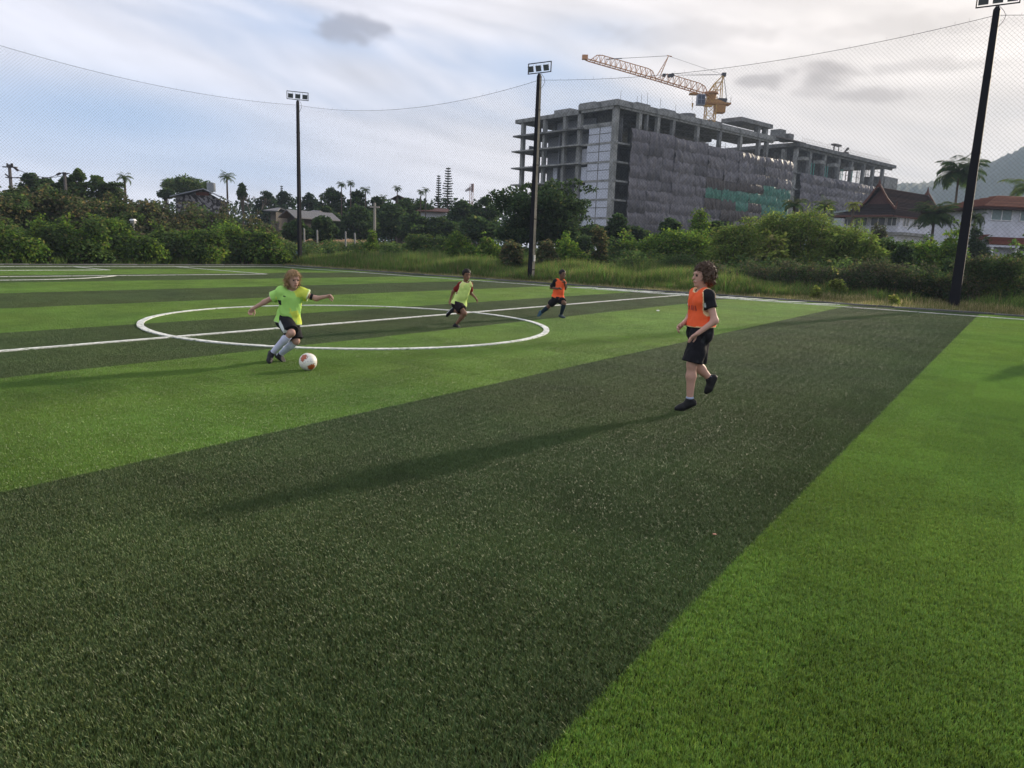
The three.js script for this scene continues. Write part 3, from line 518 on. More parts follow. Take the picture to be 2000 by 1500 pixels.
  // jib: two lower chords, one upper chord, laced; bottom edge 187 -> 116 px
  const jib = (u0, v0, u1, v1, hgt, n, endTaper) => {
    const a = Lq(u0, v0), b = Lq(u1, v1), dir = b.clone().sub(a), up = V(-dir.y, dir.x, 0).normalize(); if (up.y < 0) up.negate();
    const q = new MB(), pt = (s, k, z) => { const hh = hgt * (endTaper ? clamp(Math.min(s * n, (1 - s) * n) / 1.2) : 1); return a.clone().addScaledVector(dir, s).addScaledVector(up, k ? hh : 0).add(V(0, 0, z)); };
    for (let i = 0; i < n; i++) {
      const s = i / n, e = (i + 1) / n, mI = (i + 0.5) / n;
      for (const z of [-0.75, 0.75]) { q.bar(pt(s, 0, z), pt(e, 0, z), 0.105); q.bar(pt(s, 0, z), pt(mI, 1, 0), 0.045).bar(pt(mI, 1, 0), pt(e, 0, z), 0.045); q.bar(pt(s, 0, z), pt(s, 1, 0), 0.035); }
      q.bar(pt(s, 0, -0.75), pt(e, 0, 0.75), 0.045).bar(pt(s, 0, -0.75), pt(s, 0, 0.75), 0.05); q.bar(pt(s, 1, 0), pt(e, 1, 0), 0.085);
    }
    return q.geo();
  };
  part('jib', mergeGeometries([jib(1384, 186.5, 1281, 155.5, 1.55, 9, true), jib(1281, 155.5, 1152, 118.5, 1.45, 13, true)]), pink, t);
  const tip = new MB(), t0 = Lq(1152, 118.5), t1 = Lq(1138, 113.5); for (const z of [-0.75, 0.75]) tip.bar(V(t0.x, t0.y, z), V(t1.x, t1.y, z * 0.4), 0.12); tip.box(t1.x - 0.1, t1.x + 0.9, t1.y - 0.2, t1.y + 0.5, -0.5, 0.5); part('jib_head', tip.geo(), pink, t);
  // mid-jib strut, winch on the jib, stay ropes
  const st = new MB(), s0 = Lq(1283, 148), sA = Lq(1306, 109), s2 = Lq(1290, 147); for (const z of [-0.6, 0.6]) st.bar(V(s0.x, s0.y, z), V(sA.x, sA.y, z * 0.2), 0.055).bar(V(s2.x, s2.y, z), V(sA.x, sA.y, z * 0.2), 0.055); for (let k = 1; k < 6; k++) st.bar(s0.clone().lerp(sA, k / 6), s2.clone().lerp(sA, (k + 0.5) / 6.5), 0.03); st.bar(V(sA.x - 0.3, sA.y + 0.05, 0), V(sA.x + 0.6, sA.y - 0.1, 0), 0.08); part('jib_strut', st.geo(), pink, t);
  const wj = new MB(), wp = Lq(1304, 148); wj.box(wp.x - 0.9, wp.x - 0.4, wp.y - 0.2, wp.y + 0.3, -0.3, 0.3).bar(V(wp.x + 0.3, wp.y, -0.4), V(wp.x + 0.3, wp.y, 0.4), 0.3, 0.3, 8).bar(V(wp.x + 0.8, wp.y + 0.1, -0.4), V(wp.x + 0.8, wp.y + 0.1, 0.4), 0.35, 0.35, 8); part('jib_winch', wj.geo(), dark, t);
  const rp = new MB(); const rope = (p, q, r = 0.03) => rp.bar(p, q, r, r, 4);
  rope(Lq(1185, 115.5), Lq(1305, 109), 0.04); rope(Lq(1184, 115.8), Lq(1215, 114), 0.09); rope(Lq(1307, 110), ap, 0.025); rope(Lq(1310, 144), ap, 0.035); rope(Lq(1310, 148.5), ap, 0.03); rope(ap, Lq(1421, 201), 0.035); rope(ap, Lq(1419, 200), 0.03); rope(Lq(1352, 183), Lq(1352, 203), 0.03); rope(Lq(1347, 178), Lq(1347, 184), 0.05);
  part('stay_ropes', rp.geo(), dark, t);
  const hk = new MB(), h0 = Lq(1352.5, 206); hk.bar(V(h0.x, h0.y + 0.4, 0), V(h0.x, h0.y - 0.3, 0), 0.18, 0.1, 8).bar(V(h0.x, h0.y - 0.3, 0), V(h0.x, h0.y - 0.8, 0), 0.06); part('hook', hk.geo(), yel, t);
  part('trolley', boxGeo(Lq(1347, 180).x, Lq(1362, 180).x, Lq(1350, 185).y, Lq(1350, 182).y, -0.6, 0.6), ora, t);
}
// ---------- houses ----------
const whiteWall = mat([0.70, 0.72, 0.78], 0.9, { map: tex(256, (u, v) => { const n = tn(u, v, 6, 5) * 26; return [232 + n, 233 + n, 236 + n]; }, 0.2) });
const glassMat = mat([0.05, 0.065, 0.07], 0.08), glassGreen = mat([0.17, 0.23, 0.23], 0.12), frameWhite = mat([0.75, 0.76, 0.78], 0.6);
const brownTile = [[0.042, 0.034, 0.034], [0.052, 0.040, 0.038], [0.036, 0.030, 0.031]].map(c => mat(c, 1, { specularIntensity: 0 })), brownTrim = mat([0.105, 0.048, 0.038], 0.8), brownGable = mat([0.09, 0.05, 0.048], 0.9);
const redTile = [[0.15, 0.062, 0.048], [0.125, 0.055, 0.044], [0.18, 0.075, 0.055]].map(c => mat(c, 1, { specularIntensity: 0.05 }));
// a roof slope laid in courses; corners: eave-left, eave-right, ridge-right, ridge-left
function courses(parent, el, er, rr, rl, n, mats, seed, name = 'tile_course') {
  const r = rng(seed), L = (a, b, t) => a.clone().lerp(b, t), nrm = er.clone().sub(el).cross(rl.clone().sub(el)).normalize();
  for (let i = 0; i < n; i++) {
    const a = L(el, rl, i / n), b = L(er, rr, i / n), c = L(er, rr, (i + 1.12) / n), d = L(el, rl, (i + 1.12) / n), th = 0.06, lift = 0.05;
    const A = [a, b, c, d], lo = A.map((p, k) => p.clone().addScaledVector(nrm, k < 2 ? 0 : -0.02)), hi = A.map((p, k) => p.clone().addScaledVector(nrm, k < 2 ? lift + th : 0.03));
    const mb = new MB(), f = q => q.map(p => p.toArray()); mb.loft(f(lo).reverse(), f(hi).reverse());
    part(name, mb.geo(), mats[Math.floor(r() * mats.length)], parent);
  }
}
function windowUnit(parent, x, y, w, h, z, glass, mull = 1, face = 'z') { // set into a wall whose outside is +z
  const f = new MB(), e = 0.06; f.box(-w / 2 - e, w / 2 + e, h, h + e, -0.05, 0.05).box(-w / 2 - e, w / 2 + e, -e, 0, -0.05, 0.07).box(-w / 2 - e, -w / 2, 0, h, -0.05, 0.05).box(w / 2, w / 2 + e, 0, h, -0.05, 0.05);
  for (let i = 1; i <= mull; i++) { const q = -w / 2 + w * i / (mull + 1); f.box(q - 0.035, q + 0.035, 0, h, -0.05, 0.045); }
  const m = part('window', f.geo(), frameWhite, parent); m.position.set(x, y, z); if (face === 'x') m.rotation.y = -Math.PI / 2;
  for (let i = 0; i <= mull; i++) part('pane', boxGeo(-w / 2 + w * i / (mull + 1) + 0.035, -w / 2 + w * (i + 1) / (mull + 1) - 0.035, 0, h, -0.02, 0.0), glass, m);
}
{ // house with steep brown gables
  const D = 92, o = at(1722, 440, D), turn = -0.9;
  const t = thing('gabled_house', 'white house with steep dark brown pointed gable roof, left of the tall palm', 'house', V(o.x, 0, o.z), turn);
  const inv = t.matrixWorld; t.updateMatrixWorld(true); const rd = faceReader(t);
  const R = (u, v, z = 0) => { const q = rd(u, v, 'R', z); return V(q[0], q[1], z); };
  const yE = R(1722, 424).y, yF = R(1722, 441).y, apex = R(1722, 362).y, yG = R(1722, 407).y;
  const xl = R(1687, 408).x, xr = R(1757, 405).x, dep = 12, sk = 1.7, zF = 1.2;
  // walls: upper storey with a window band, terrace slab, lower storey
  const wx0 = R(1668, 430).x, wx1 = R(1757, 430).x;
  part('wall', boxGeo(wx0, wx1, 0, yF - 1.1, -dep + 1, 0.2), whiteWall, t);
  part('terrace_slab', boxGeo(wx0 - 0.6, wx1 + 0.8, yF - 1.1, yF - 0.75, -dep, 0.75), conc[2], t);
  part('wall', boxGeo(wx0, wx1, yF - 0.75, yF, -dep + 1, 0.2), whiteWall, t);
  part('wall', boxGeo(wx0, wx1, yF, yE + 0.3, -dep + 1, -0.1), whiteWall, t);
  [[1681, 1.55], [1715, 1.7], [1742, 1.05]].forEach(([u, w]) => windowUnit(t, R(u, 432).x, yF + 0.03, w, yE - yF - 0.12, -0.02, glassMat, 1));
  for (const z of [-1.6, -4.4]) { const g = new THREE.Group(); g.name = 'side_bay'; g.position.set(wx1 + 0.02, yF + 0.03, z); g.rotation.y = Math.PI / 2; t.add(g); windowUnit(g, 0, 0, 1.5, yE - yF - 0.12, 0, glassMat, 1); }
  // left wing with a flat metal roof
  const lx0 = R(1631, 420).x;
  part('wall', boxGeo(lx0 + 0.6, wx0, 0, R(1640, 416).y, -6, -0.6), whiteWall, t);
  windowUnit(t, R(1651, 436).x, R(1651, 441).y, 0.8, 0.85, -0.56, glassMat, 1);
  { const mb = new MB(), a = R(1620, 417).y, b = R(1680, 409).y; mb.loft([[lx0 - 0.1, a, 0.3], [lx0 - 0.1, a, -6.4], [wx0 + 1, b, -6.4], [wx0 + 1, b, 0.3]], [[lx0 - 0.1, a + 0.2, 0.3], [lx0 - 0.1, a + 0.2, -6.4], [wx0 + 1, b + 0.2, -6.4], [wx0 + 1, b + 0.2, 0.3]]); part('wing_roof', mb.geo(), mat([0.22, 0.27, 0.28], 0.5), t); }
  // main roof: two steep slopes, slightly concave, then a wider skirt roof
  const zb = -dep + 0.2, xm = (xl + xr) / 2;
  for (const s of [-1, 1]) {
    const ex = s < 0 ? xl : xr, e0 = V(ex, yG, zF), e1 = V(ex, yG, zb), r0 = V(xm, apex - 0.35, zF), r1 = V(xm, apex - 0.35, zb), m0 = V(lerp(ex, xm, 0.44), lerp(yG, apex, 0.36), zF), m1 = m0.clone().setZ(zb);
    const sl = s > 0 ? [[e0, e1, m1, m0], [m0, m1, r1, r0]] : [[e1, e0, m0, m1], [m1, m0, r0, r1]];
    courses(t, ...sl[0], 5, brownTile, 31 + s, 'roof_course'); courses(t, ...sl[1], 8, brownTile, 41 + s, 'roof_course');
    for (const z of [zF, zb]) { const bb = new MB(), q = z > 0 ? z + 0.02 : z - 0.02; bb.bar(V(ex - s * -0.15, yG - 0.2, q), V(m0.x, m0.y, q), 0.16).bar(V(m0.x, m0.y, q), V(xm, apex + 0.1, q), 0.15, 0.13).bar(V(ex + s * 0.1, yG - 0.2, q), V(ex + s * 0.25, yG + 0.75, q), 0.14, 0.02); part('bargeboard', bb.geo(), brownTrim, t); }
  }
  for (const z of [zF, zb]) part('finial', new MB().bar(V(xm, apex - 0.3, z), V(xm, apex + 0.7, z), 0.26, 0.02, 5).geo(), brownTrim, t);
  { const mb = new MB(); mb.loft([[xl + 0.3, yG, zF - 0.5], [xr - 0.3, yG, zF - 0.5], [xm, apex - 0.5, zF - 0.5]], [[xl + 0.3, yG, zF - 0.7], [xr - 0.3, yG, zF - 0.7], [xm, apex - 0.5, zF - 0.7]]); part('gable_panel', mb.geo(), brownGable, t); }
  // skirt
  const ky = yG + 0.1, K = [V(xl, ky, zF - 0.55), V(xr, ky, zF - 0.55), V(xr, ky, zb), V(xl, ky, zb)], sxl = R(1646, 425).x, sxr = R(1762, 424).x, O = [V(sxl, yE, zF + sk - 0.6), V(sxr, yE, zF + sk - 0.6), V(sxr + 0.4, yE, zb - 1), V(sxl, yE, zb - 1)];
  courses(t, O[0], O[1], K[1], K[0], 5, brownTile, 61, 'roof_course'); courses(t, O[1], O[2], K[2], K[1], 5, brownTile, 62, 'roof_course'); courses(t, O[3], O[0], K[0], K[3], 5, brownTile, 63, 'roof_course');
  part('gable_apron', boxGeo(xl + 0.2, xr - 0.2, yG - 0.05, yG + 0.45, zF - 0.75, zF - 0.3), brownTile[0], t);
  const fb = new MB(); for (const [a, b] of [[O[0], O[1]], [O[1], O[2]], [O[3], O[0]]]) fb.bar(a, b, 0.13); part('fascia', fb.geo(), brownTrim, t);
}
{ // house at the right edge
  const D = 68, o = at(1916, 440, D);
  const t = thing('tiled_house', 'two-storey white house with red tiled roofs at the right edge', 'house', V(o.x, 0, o.z), 0.06);
  t.updateMatrixWorld(true); const rd = faceReader(t), R = (u, v, z = 0) => { const q = rd(u, v, 'R', z); return V(q[0], q[1], z); };
  const yE = R(1930, 404).y, y0 = R(1930, 463).y, W = 11;
  part('wall', boxGeo(R(1924, 430).x, W, 0, yE, -8, 0), whiteWall, t);
  const yw = R(1950, 429.5).y, hw = R(1950, 408.5).y - yw; windowUnit(t, R(1956, 420).x, yw, 1.85, hw, 0.03, glassGreen, 1); windowUnit(t, R(2012, 420).x, yw, 1.85, hw, 0.03, glassGreen, 1);
  const ex0 = R(1913, 402).x, eF = 0.7;
  courses(t, V(ex0, yE, eF), V(W + 1, yE, eF), V(W - 3, yE + 1.35, -4), V(ex0 + 4.5, yE + 1.35, -4), 9, redTile, 71, 'roof_course'); courses(t, V(ex0, yE, -9), V(ex0, yE, eF), V(ex0 + 4.5, yE + 1.35, -4), V(ex0 + 4.5, yE + 1.35, -4.1), 9, redTile, 72, 'roof_course');
  part('eaves', boxGeo(ex0, W + 1, yE - 0.22, yE, -8.8, eF), mat([0.05, 0.03, 0.028], 0.8), t);
  const hx = R(1921, 470).x, yl = R(1930, 478).y; courses(t, V(hx - 0.3, yl, 1.3), V(W, yl, 1.3), V(W, y0, 0.02), V(hx, y0, 0.02), 6, redTile, 73, 'porch_roof_course');
  part('porch_beam', boxGeo(hx - 0.3, W, yl - 0.2, yl, 0.9, 1.25), whiteWall, t);
  for (const u of [1922, 1970]) part('porch_post', boxGeo(R(u, 480).x - 0.1, R(u, 480).x + 0.1, 0, yl - 0.2, 0.95, 1.15), frameWhite, t);
  // small gabled porch on the left
  const gx = R(1890, 477), gm = R(1918, 459), gmx = R(1921, 477).x; courses(t, V(gx.x, gx.y, -0.4), V(gx.x, gx.y, 1.0), V(gm.x, gm.y, 1.0), V(gm.x, gm.y, -0.4), 5, redTile, 74, 'porch_roof_course');
  part('porch_wall', boxGeo(gx.x + 0.3, gmx, 0, gx.y - 0.3, -1.5, -0.5), whiteWall, t);
  const pp = new MB(); pp.bar(R(1921, 448, 0.05), R(1935, 447, 0.05), 0.03).bar(R(1935, 447, 0.05), R(1936, 443, 0.05), 0.03); part('drain_pipe', pp.geo(), frameWhite, t);
}
function shack(name, label, D, u0, u1, vE, vR, opts = {}) { // simple pitched-roof house seen over the bushes
  const o = at((u0 + u1) / 2, vE, D), t = thing(name, label, 'house', V(o.x, 0, o.z), opts.turn || 0); t.updateMatrixWorld(true);
  const rd = faceReader(t), x0 = rd(u0, vE, 'R')[0], x1 = rd(u1, vE, 'R')[0], yE = rd((u0 + u1) / 2, vE, 'R')[1], yR = rd((u0 + u1) / 2, vR, 'R')[1], d = opts.depth || 7, rm = opts.roof || mat([0.17, 0.18, 0.2], 0.5), wm = opts.wall || whiteWall;
  const gable = opts.gable, xm = lerp(x0, x1, opts.peak ?? 0.5);
  part('wall', boxGeo(x0 + 0.5, x1 - 0.5, opts.bottom || 0, yE - 0.01, -d + 0.5, -0.5), wm, t);
  const slab = (q, nm) => { const mb = new MB(), th = 0.1; mb.loft(q.map(p => [p.x, p.y, p.z]), q.map(p => [p.x, p.y + th, p.z])); part(nm, mb.geo(), rm, t); };
  if (gable) { // gable end faces the pitch
    slab([V(x0, yE, 0.3), V(x0, yE, -d), V(xm, yR, -d), V(xm, yR, 0.3)], 'roof_sheet'); slab([V(xm, yR, 0.3), V(xm, yR, -d), V(x1, yE, -d), V(x1, yE, 0.3)], 'roof_sheet');
    const g = new MB(); g.loft([[x0 + 0.5, yE, -0.5], [x1 - 0.5, yE, -0.5], [xm, yR - 0.1, -0.5]], [[x0 + 0.5, yE, -0.7], [x1 - 0.5, yE, -0.7], [xm, yR - 0.1, -0.7]]); part('gable_wall', g.geo(), opts.gableMat || wm, t);
    if (opts.vent) part('gable_vent', boxGeo(xm - 0.9, xm + 0.5, yE + (yR - yE) * 0.35, yE + (yR - yE) * 0.75, -0.5, -0.44), opts.vent, t);
  } else { slab([V(x0, yE, 0.4), V(x0 + 0.6, yR, -d / 2), V(x1 - 0.6, yR, -d / 2), V(x1, yE, 0.4)], 'roof_sheet'); slab([V(x0 + 0.6, yR, -d / 2), V(x0, yE, -d), V(x1, yE, -d), V(x1 - 0.6, yR, -d / 2)], 'roof_sheet'); }
  if (opts.extra) opts.extra(t, { x0, x1, xm, yE, yR, d });
  return t;
}
const stoneTex = tex(256, (u, v) => { const n = tn(u, v, 26, 2) > 0.02 ? 70 : -40, m = tn(u, v, 40, 3, 4) * 60; return [150 + n + m, 148 + n + m, 150 + n + m]; }, 0.12);
shack('stone_house', 'low house with grey sheet roof and patterned stone gable, above the left thicket', 88, 332, 438, 387, 369, { gable: true, peak: 0.62, depth: 8, turn: 0.25, wall: mat([0.34, 0.33, 0.34], 0.9, { map: stoneTex }), roof: mat([0.24, 0.26, 0.30], 0.5), vent: mat([0.14, 0.05, 0.04], 0.8), extra: (t, q) => part('roof_tank', new THREE.CylinderGeometry(0.5, 0.5, 1.0, 12).translate(q.xm + 0.3, q.yR + 0.5, -4), mat([0.2, 0.22, 0.24], 0.4), t) });
shack('shed', 'small dark shed with grey gable roof, left of the far corner pole', 72, 548, 580, 426, 411, { gable: true, depth: 6, turn: -0.5, wall: mat([0.05, 0.045, 0.042], 0.9), roof: mat([0.10, 0.105, 0.12], 0.7) });
shack('shed', 'long low shed with pale grey roof behind the far corner pole', 78, 584, 622, 424, 410, { depth: 6, wall: mat([0.05, 0.046, 0.044], 0.9), roof: mat([0.11, 0.11, 0.12], 0.7) });
shack('shed', 'weathered shed roof peeking over the bushes at the end of the left thicket', 80, 516, 545, 413, 405, { depth: 5, wall: mat([0.12, 0.11, 0.1], 0.9), roof: mat([0.13, 0.13, 0.14], 0.7) });
shack('bungalow', 'white bungalow with rusty red hip roof amid dark trees, below the two spire pines', 98, 813, 878, 414, 405, { depth: 8, roof: mat([0.14, 0.075, 0.06], 0.8) });
shack('hut', 'tiny brown peaked roof among the palms', 105, 764, 792, 390, 382, { gable: true, depth: 5, wall: mat([0.07, 0.055, 0.045], 0.9), roof: mat([0.09, 0.065, 0.055], 0.9) });
// ---------- hill, dirt bank ----------
{
  const prof = [[1500, 420], [1640, 395], [1720, 372], [1755, 363], [1790, 362], [1825, 360], [1850, 354], [1880, 344], [1910, 331], [1940, 318], [1970, 305], [2000, 291], [2060, 270], [2140, 250], [2260, 262], [2420, 300], [2600, 360]];
  const D = 1000, pos = [], idx = [], nx = 150, ny = 22, r = rng(5);
  for (let j = 0; j <= ny; j++) for (let i = 0; i <= nx; i++) {
    const f = i / nx * (prof.length - 1), k = Math.min(prof.length - 2, Math.floor(f)), u = lerp(prof[k][0], prof[k + 1][0], f - k), v = lerp(prof[k][1], prof[k + 1][1], f - k);
    const p = at(u, v, D), s = j / ny, h = Math.max(0, p.y) * Math.sin(s * Math.PI / 2) + (fbm(i * 0.35, j * 0.6, 2, 4) * 10 + (j === ny ? (r() - 0.2) * 4 : 0)) * Math.min(1, s * 3);
    pos.push(p.x * lerp(0.74, 1, s), s === 0 ? -2 : h, p.z * lerp(0.74, 1, s));
  }
  for (let i = 0; i <= nx; i++) { const o = (ny * (nx + 1) + i) * 3; pos.push(pos[o] * 1.12, -2, pos[o + 2] * 1.12); }
  for (let j = 0; j <= ny; j++) for (let i = 0; i < nx; i++) { const o = j * (nx + 1) + i; idx.push(o, o + 1, o + nx + 2, o, o + nx + 2, o + nx + 1); }
  const g = new THREE.BufferGeometry(); g.setAttribute('position', new THREE.Float32BufferAttribute(pos, 3)); g.setIndex(idx); g.computeVertexNormals();
  struct('hill', g, mat([0.055, 0.075, 0.05], 1), 'hazy blue wooded hill behind the houses');
}
{ // bank of orange earth beyond the far corner
  const q = [[535, 492, 53], [740, 492, 60], [740, 476, 64], [690, 470, 64], [640, 463, 66], [560, 457, 68], [530, 458, 68], [520, 470, 58]].map(a => at(...a));
  const mb = [], sh = new MB(), top = [[530, 458, 68], [740, 474, 68]].map(a => at(...a));
  const nx = 60, ny = 16, pos = [], idx = [], col = [];
  for (let j = 0; j <= ny; j++) for (let i = 0; i <= nx; i++) {
    const u = lerp(500, 780, i / nx), s = j / ny, D = lerp(52, 80, s), x = at(u, 480, D);
    const edge = smooth(0, 0.15, i / nx) * (1 - smooth(0.8, 1, i / nx)), h = 1.75 * smooth(0, 0.55, s) * edge + fbm(x.x * 0.5, x.z * 0.5, 3, 4) * 0.5 * edge;
    pos.push(x.x, h - 0.1, x.z); const n = fbm(x.x * 0.8, x.z * 0.8, 8, 4), gr = smooth(0.05, 0.2, fbm(x.x * 0.25, x.z * 0.4, 5, 3));
    col.push(lerp(0.26 + n * 0.12, 0.06, gr), lerp(0.155 + n * 0.08, 0.085, gr), lerp(0.085 + n * 0.05, 0.03, gr));
  }
  for (let j = 0; j < ny; j++) for (let i = 0; i < nx; i++) { const o = j * (nx + 1) + i; idx.push(o, o + 1, o + nx + 2, o, o + nx + 2, o + nx + 1); }
  const g = new THREE.BufferGeometry(); g.setAttribute('position', new THREE.Float32BufferAttribute(pos, 3)); g.setAttribute('color', new THREE.Float32BufferAttribute(col, 3)); g.setIndex(idx); g.computeVertexNormals();
  struct('dirt_bank', g, mat([1, 1, 1], 1, { vertexColors: true }), 'bank of bare orange earth beyond the far corner');
}
// ---------- vegetation ----------
class Leaves { // many small folded leaves in one geometry
  constructor() { this.p = []; this.c = []; this.i = []; }
  leaf(x, y, z, dx, dy, dz, nx, ny, nz, len, wid, col) {
    // side axis = dir x normal
    let sx = dy * nz - dz * ny, sy = dz * nx - dx * nz, sz = dx * ny - dy * nx; const l = Math.hypot(sx, sy, sz) || 1; sx *= wid / l; sy *= wid / l; sz *= wid / l;
    const o = this.p.length / 3, m = len * 0.45, f = wid * 0.35;
    this.p.push(x, y, z, x + dx * m + sx + nx * f, y + dy * m + sy + ny * f, z + dz * m + sz + nz * f, x + dx * len, y + dy * len, z + dz * len, x + dx * m - sx + nx * f, y + dy * m - sy + ny * f, z + dz * m - sz + nz * f);
    for (let k = 0; k < 4; k++) this.c.push(col[0], col[1], col[2]);
    this.i.push(o, o + 1, o + 2, o, o + 2, o + 3);
  }
  geo() { const g = new THREE.BufferGeometry(); g.setAttribute('position', new THREE.Float32BufferAttribute(this.p, 3)); g.setAttribute('color', new THREE.Float32BufferAttribute(this.c, 3)); g.setIndex(this.i); g.computeVertexNormals(); return g; }
}
const leafMat = new THREE.MeshPhysicalMaterial({ color: 0xffffff, vertexColors: true, roughness: 1, specularIntensity: 0.15, transmission: 0.5, thickness: 0, side: THREE.DoubleSide });
const barkMat = mat([0.10, 0.08, 0.065], 0.95), twigMat = mat([0.16, 0.13, 0.105], 0.95);
const unit = r => { const z = r() * 2 - 1, a = r() * 6.2832, k = Math.sqrt(1 - z * z); return [k * Math.cos(a), z, k * Math.sin(a)]; };
const PAL = { // base colour, second colour, share of the second, share and colour of odd leaves
  vine: [[0.080, 0.155, 0.024], [0.165, 0.235, 0.032], 0.32, 0.05, [0.17, 0.17, 0.05]],
  bamboo: [[0.100, 0.165, 0.030], [0.190, 0.240, 0.050], 0.35, 0.06, [0.22, 0.20, 0.07]],
  dark: [[0.032, 0.062, 0.022], [0.055, 0.092, 0.028], 0.30, 0.03, [0.10, 0.11, 0.04]],
  mid: [[0.052, 0.095, 0.026], [0.085, 0.135, 0.034], 0.32, 0.05, [0.15, 0.15, 0.05]],
  scrub: [[0.058, 0.085, 0.030], [0.095, 0.090, 0.045], 0.34, 0.12, [0.20, 0.155, 0.06]],
  grey: [[0.055, 0.075, 0.036], [0.090, 0.080, 0.052], 0.36, 0.06, [0.15, 0.13, 0.08]],
  weed: [[0.140, 0.190, 0.035], [0.200, 0.230, 0.050], 0.4, 0.08, [0.24, 0.22, 0.09]],
  far: [[0.022, 0.042, 0.022], [0.034, 0.058, 0.026], 0.3, 0.0, [0, 0, 0]],
};
function leafColor(r, pal, tint) { const P = PAL[pal], q = r(); let c = q < P[3] ? P[4] : q < P[3] + P[2] ? P[1] : P[0]; const k = (0.75 + 0.8 * r()) * tint; return [c[0] * k, c[1] * k, c[2] * k]; }
function fillLumps(L, r, lumps, n, pal, len, wid, droop = 0.25, outward = 0.5) {
  let tot = 0; for (const l of lumps) tot += l[3] * l[3];
  for (const [cx, cy, cz, R, sq] of lumps) {
    const k = Math.round(n * R * R / tot), tint = 0.7 + 0.6 * r(), pl = Array.isArray(pal) ? pal[Math.floor(r() * pal.length)] : pal;
    for (let i = 0; i < k; i++) {
      const d = unit(r); if (d[1] < -0.35 && r() < 0.7) d[1] = -d[1];
      const rr = R * (0.5 + 0.62 * Math.sqrt(r()) * (0.8 + 0.35 * r()));
      const x = cx + d[0] * rr, y = cy + d[1] * rr * sq, z = cz + d[2] * rr; if (y < 0.02) continue;
      const e = unit(r); let dx = d[0] * outward + e[0] * 0.8, dy = d[1] * outward * 0.6 + e[1] * 0.5 - droop, dz = d[2] * outward + e[2] * 0.8; let l = Math.hypot(dx, dy, dz) || 1; dx /= l; dy /= l; dz /= l;
      const f = unit(r); let nx = d[0] * 0.7 + f[0] * 0.8, ny = d[1] * 0.7 + 0.45 + f[1] * 0.6, nz = d[2] * 0.7 + f[2] * 0.8; l = nx * dx + ny * dy + nz * dz; nx -= l * dx; ny -= l * dy; nz -= l * dz; l = Math.hypot(nx, ny, nz) || 1;
      const s = 0.7 + 0.6 * r(); L.leaf(x, y, z, dx, dy, dz, nx / l, ny / l, nz / l, len * s, wid * s, leafColor(r, pl, tint));
    }
  }
}
function bushLumps(r, rx, h, rz, count, y0 = 0.0, size = 0.3, sq = 0.85) {
  const out = [], ph = r() * 50, env = x => 0.5 + 0.5 * clamp(0.55 + 1.5 * noise.noise(x / rx * 1.7 + ph, ph * 0.3, 0.5)); let top = 0; for (let x = -0.6; x <= 0.6; x += 0.1) top = Math.max(top, env(x * rx));
  for (let i = 0; i < count; i++) {
    const a = r() * 6.2832, k = Math.pow(r(), 0.55), up = Math.pow(r(), 0.8), w = (1 - 0.55 * Math.pow(up, 1.6)) * (0.75 + 0.3 * r());
    const R = Math.min(rx, h) * size * (0.65 + 0.7 * r()); const X = Math.cos(a) * k * w * (rx - R * 0.6), e = env(X) / top; out.push([X, Math.max(R * 0.5, lerp(y0 + R * 0.6, (h - R * 0.8) * e, up)), Math.sin(a) * k * w * rz, R, sq]);
  }
  for (let i = 0, k = Math.round(count * 1.3); i < k; i++) { // loose shoots that break the outline
    const a = r() * 6.2832, up = 0.25 + 0.8 * Math.sqrt(r()), w = (1 - 0.5 * Math.min(up, 1)) * (0.6 + 0.55 * r()), R = Math.min(rx, h) * size * (0.14 + 0.28 * r()), X = Math.cos(a) * w * rx; out.push([X, Math.max(R, up * h * env(X) / top * (0.94 + 0.16 * r()) - R), Math.sin(a) * w * rz, R, 1.1]);
  }
  return out;
}
let vseed = 300;
// a shrub or thicket: seen at column u, half-width hw px, top at row v; rooted beyond the kerb (side a or b)
function shrub(name, label, category, group, side, val, u, hw, v, o = {}) {
  const seed = ++vseed, r = rng(seed * 13 + 1), p = bearing(u, side, val), D = -p.z, rx = hw * D / FPX * (o.wide || 1.12), h = at(u, v, D).y;
  const t = thing(name, label, category, p, 0, group), L = new Leaves(), pal = o.pal || 'vine', len = (o.len || 0.17), wid = (o.wid || 0.055);
  const lumps = bushLumps(r, rx, h, o.rz || Math.max(1.0, rx * 0.7), o.lumps || 34, o.y0 || 0, o.size || 0.3, o.sq || 0.85);
  fillLumps(L, r, lumps, o.n || 5200, pal, len, wid, o.droop ?? 0.25, o.outward ?? 0.5);
  part('crown', L.geo(), leafMat, t);
  const st = new MB(), k = o.stems || 7; for (let i = 0; i < k; i++) { const l = lumps[Math.floor(r() * lumps.length)], b = V((r() - 0.5) * rx * 0.6, -0.06, (r() - 0.5) * 0.8), m = V(lerp(b.x, l[0], 0.4), l[1] * 0.55, lerp(b.z, l[2], 0.4)); st.path([b, m, V(l[0], l[1], l[2])], 0.045, 0.015, 5); }
  if (o.twigs) for (let i = 0; i < o.twigs; i++) { const l = lumps[Math.floor(r() * lumps.length)], d = unit(r), b = V(l[0], l[1], l[2]); st.bar(b, b.clone().add(V(d[0], Math.abs(d[1]) + 0.4, d[2]).multiplyScalar(l[3] * 1.25)), 0.012, 0.004, 3); }
  if (name !== 'weed') part('stem', st.geo(), o.twigs ? twigMat : barkMat, t).userData.kind = 'stuff';
  return t;
}
